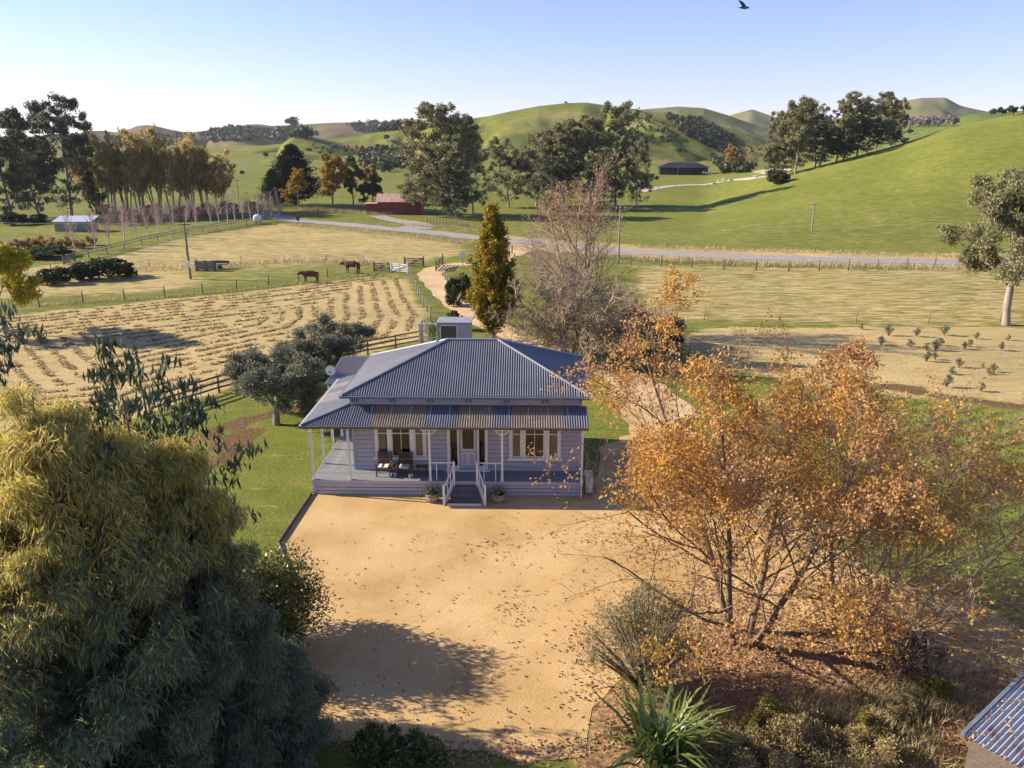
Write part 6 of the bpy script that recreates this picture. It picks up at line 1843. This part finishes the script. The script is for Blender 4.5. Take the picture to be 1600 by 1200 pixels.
for k, (px, py, rz, lab) in enumerate(((1115, 290, 0.2, "white sheep grazing lowest on the far slope"), (1124, 284, 0.4, "white sheep left of the far track bend"), (1131, 284, 2.9, "white sheep just right of the sheep by the track bend"),
                                       (1141, 284, 0.1, "white sheep grazing below the far track"), (1181, 279, 3.0, "white sheep alone near the hillside gums"))):
    skin_animal("sheep", Js, Es, M['wool'], spot(px, py), rz, lab, "sheep", 0.85, "sheep on the far slope")
# bird in the sky: body, tail and two wings as one mesh
d = ray(1164, 12); k = 34.0 / d[1]
b = MB()
b.tube([(-0.22, 0, 0), (-0.1, 0, 0.0), (0.05, 0, 0.0), (0.14, 0, 0.01), (0.2, 0, 0.0)], [0.02, 0.05, 0.055, 0.035, 0.008], 8)
for s in (-1, 1):
    tip = Vector((-0.20, s * 0.36, 0.26 if s > 0 else -0.02))
    r0, r1 = Vector((0.08, s * 0.03, 0.02)), Vector((-0.09, s * 0.03, 0.02)); mid = Vector((0.02, s * 0.2, 0.14 if s > 0 else 0.02)); midb = Vector((-0.14, s * 0.18, 0.12 if s > 0 else 0.0))
    th = Vector((0, 0, 0.008))
    b.poly([r0 + th, mid + th, tip, midb + th, r1 + th]); b.poly([r1 - th, midb - th, tip, mid - th, r0 - th])
b.poly([(-0.2, -0.02, 0), (-0.2, 0.02, 0), (-0.38, 0.05, 0.0), (-0.38, -0.05, 0.0)])
o = b.build("bird", pmat("swallow_plumage", (0.02, 0.03, 0.06), (0.03, 0.04, 0.07), 8, 0.5), None, (d[0] * k, d[1] * k, CAM_H + d[2] * k), 0.2)
o.rotation_euler = (0.3, 0, 0.2); tag(o, "small dark bird flying in the clear sky", "bird")

# ------------------------------------------------------------------ trees on the hills
def blob_tree(seed, leaf, n=420):
    s = Skel(seed); C = []; R = []
    for i in range(10):
        a = s.rg.random() * 6.28; q = s.rg.random() ** 0.5
        C.append([2.2 * q * math.cos(a), 2.2 * q * math.sin(a), 3.0 + 2.6 * s.rg.random()]); R.append(s.rg.uniform(1.1, 1.9))
    P, d = cluster_points(np.array(C), np.array(R), n // 10, s.np, 0.85); m = len(P)
    V, F = leaves(P, s.np.normal(size=(m, 3)), s.np.uniform(0.8, 1.5, m), 0.8, s.np, nrm=d)
    tv, tf_ = tubes([(np.array([[0, 0, -0.5], [0.1, 0, 2], [0, 0.1, 4.5]]), np.array([0.35, 0.28, 0.1]))], lambda r: 5)
    return np_mesh("trunk", tv, tf_, BARK['dark']), np_mesh("crown", V, F, LEAF[leaf])
BT = [blob_tree(1001, 'bush'), blob_tree(1002, 'bush'), blob_tree(1003, 'gum_dark'), blob_tree(1004, 'lavender'), blob_tree(1005, 'conifer')]
for px, py, hpx, v, lab in ((457, 205, 18, 0, "dark round tree on the left skyline ridge"), (522, 190, 5, 0, "tiny dark tree on the skyline right of the dark round one"), (487, 191, 5, 0, "tiny dark tree on the skyline between two others"),
                            (914, 160, 5, 2, "small tree on the summit of the green hill"), (933, 160, 5, 2, "small tree just right of the summit tree"), (884, 163, 4, 2, "low bush on the skyline left of the summit"), (953, 165, 4, 0, "low bush on the skyline right of the summit"),
                            (1060, 300 - 58, 9, 0, "dark shrub on the spur above the black house"), (1044, 227, 9, 0, "dark shrub halfway up the eroded spur"), (1015, 188, 9, 2, "tree high on the green hill's right shoulder"),
                            (515, 244, 12, 2, "upright tree in the paddock behind the cypress"), (522, 236, 10, 2, "second upright tree behind the cypress"), (606, 222, 9, 0, "dark tree on the green slope left of the tall barn gum"), (638, 218, 9, 0, "dark clump on the green slope beside the barn gum"),
                            (414, 248, 8, 0, "small round tree on the slope above the willows"), (380, 275, 7, 0, "small bush in the green field right of the willows"), (1420, 212, 8, 0, "dark bush in the field behind the hillside clump"), (1412, 226, 9, 3, "greyish bush beside the right end of the hillside clump"),
                            (1422, 200, 14, 3, "bare lilac-grey tree left in the far row on the right"), (1436, 199, 14, 3, "bare lilac-grey tree second in the far row"), (1450, 199, 14, 3, "bare lilac-grey tree third in the far row"), (1466, 198, 12, 3, "bare lilac-grey tree fourth in the far row"), (1489, 198, 14, 3, "round bare lilac-grey tree standing apart at the right of the far row"),
                            (1548, 183, 10, 4, "dark pine left in the far plantation edge"), (1565, 182, 11, 4, "dark pine second in the far plantation edge"), (1583, 181, 12, 4, "dark pine third in the far plantation edge"), (1598, 179, 12, 4, "dark pine at the right picture edge on the skyline")):
    p = spot(px, py); dist = p.length
    h = hpx / FPX * dist * 1.15
    plant("hill_tree", lab, "tree", p - Vector((0, 0, 0.1 * h)), BT[v][0], BT[v][1], h / 6.2, px, "trees scattered on the far hills", sx=h / 6.2 * 1.1)
# bush-filled gullies that read as one mass
VV = []; FF = []; b0 = 0; g = np.random.default_rng(99)
for poly, cnt, size in (([(1040, 182), (1090, 186), (1150, 222), (1175, 245), (1150, 250), (1110, 232), (1060, 205)], 330, 5.0), ([(1110, 250), (1175, 248), (1180, 270), (1130, 272)], 120, 4.0), ([(560, 235), (640, 228), (650, 262), (600, 270), (565, 262)], 170, 4.5),
                        ([(310, 212), (350, 200), (420, 205), (470, 200), (500, 212), (430, 222), (330, 222)], 300, 8.0), ([(540, 195), (640, 190), (650, 204), (560, 208)], 160, 8.0), ([(170, 218), (300, 212), (310, 226), (180, 232)], 240, 8.0), ([(0, 220), (60, 222), (60, 245), (0, 248)], 160, 8.0),
                        ([(430, 235), (520, 226), (640, 238), (540, 246)], 60, 2.6), ([(960, 180), (1010, 176), (1060, 215), (1000, 235)], 90, 2.6)):
    pp = np.array(poly, float); k = 0
    while k < cnt:
        x, y = g.uniform(pp[:, 0].min(), pp[:, 0].max()), g.uniform(pp[:, 1].min(), pp[:, 1].max())
        if sdist(np.array([x]), np.array([y]), poly)[0] < 0: continue
        k += 1
        p = spot(x, y, 250.0); s_ = size * g.uniform(0.6, 1.3)
        P, d = cluster_points(np.array([[p.x, p.y, p.z + s_ * 0.45]]), np.array([s_ * 0.7]), 26, g, 0.8); m = len(P)
        V, F = leaves(P, g.normal(size=(m, 3)), g.uniform(0.35, 0.6, m) * s_, s_ * 0.35, g, nrm=d)
        VV.append(V); FF.append(F + b0); b0 += len(V)
tag(link("gully_bush", np_mesh("gully_bush", np.concatenate(VV), np.concatenate(FF), LEAF['bush'])), "dark native bush filling the gullies of the far hills", "bush", kind="stuff")

# ------------------------------------------------------------------ the hazy air of the valley
def haze_mat(density):
    m, nt, out = new_mat("valley_air")
    v = nt.nodes.new("ShaderNodeVolumePrincipled")
    v.inputs["Color"].default_value = (0.80, 0.88, 1.0, 1)
    v.inputs["Density"].default_value = density
    v.inputs["Anisotropy"].default_value = 0.2
    nt.links.new(v.outputs[0], out.inputs["Volume"])
    return m
HZ = MB().box(-3700, 3700, -450, 3500, -60, 330)
HAZE = True
if HAZE:
    tag(HZ.build("haze", haze_mat(0.00006)), "thin bluish valley haze", "haze", kind="stuff")
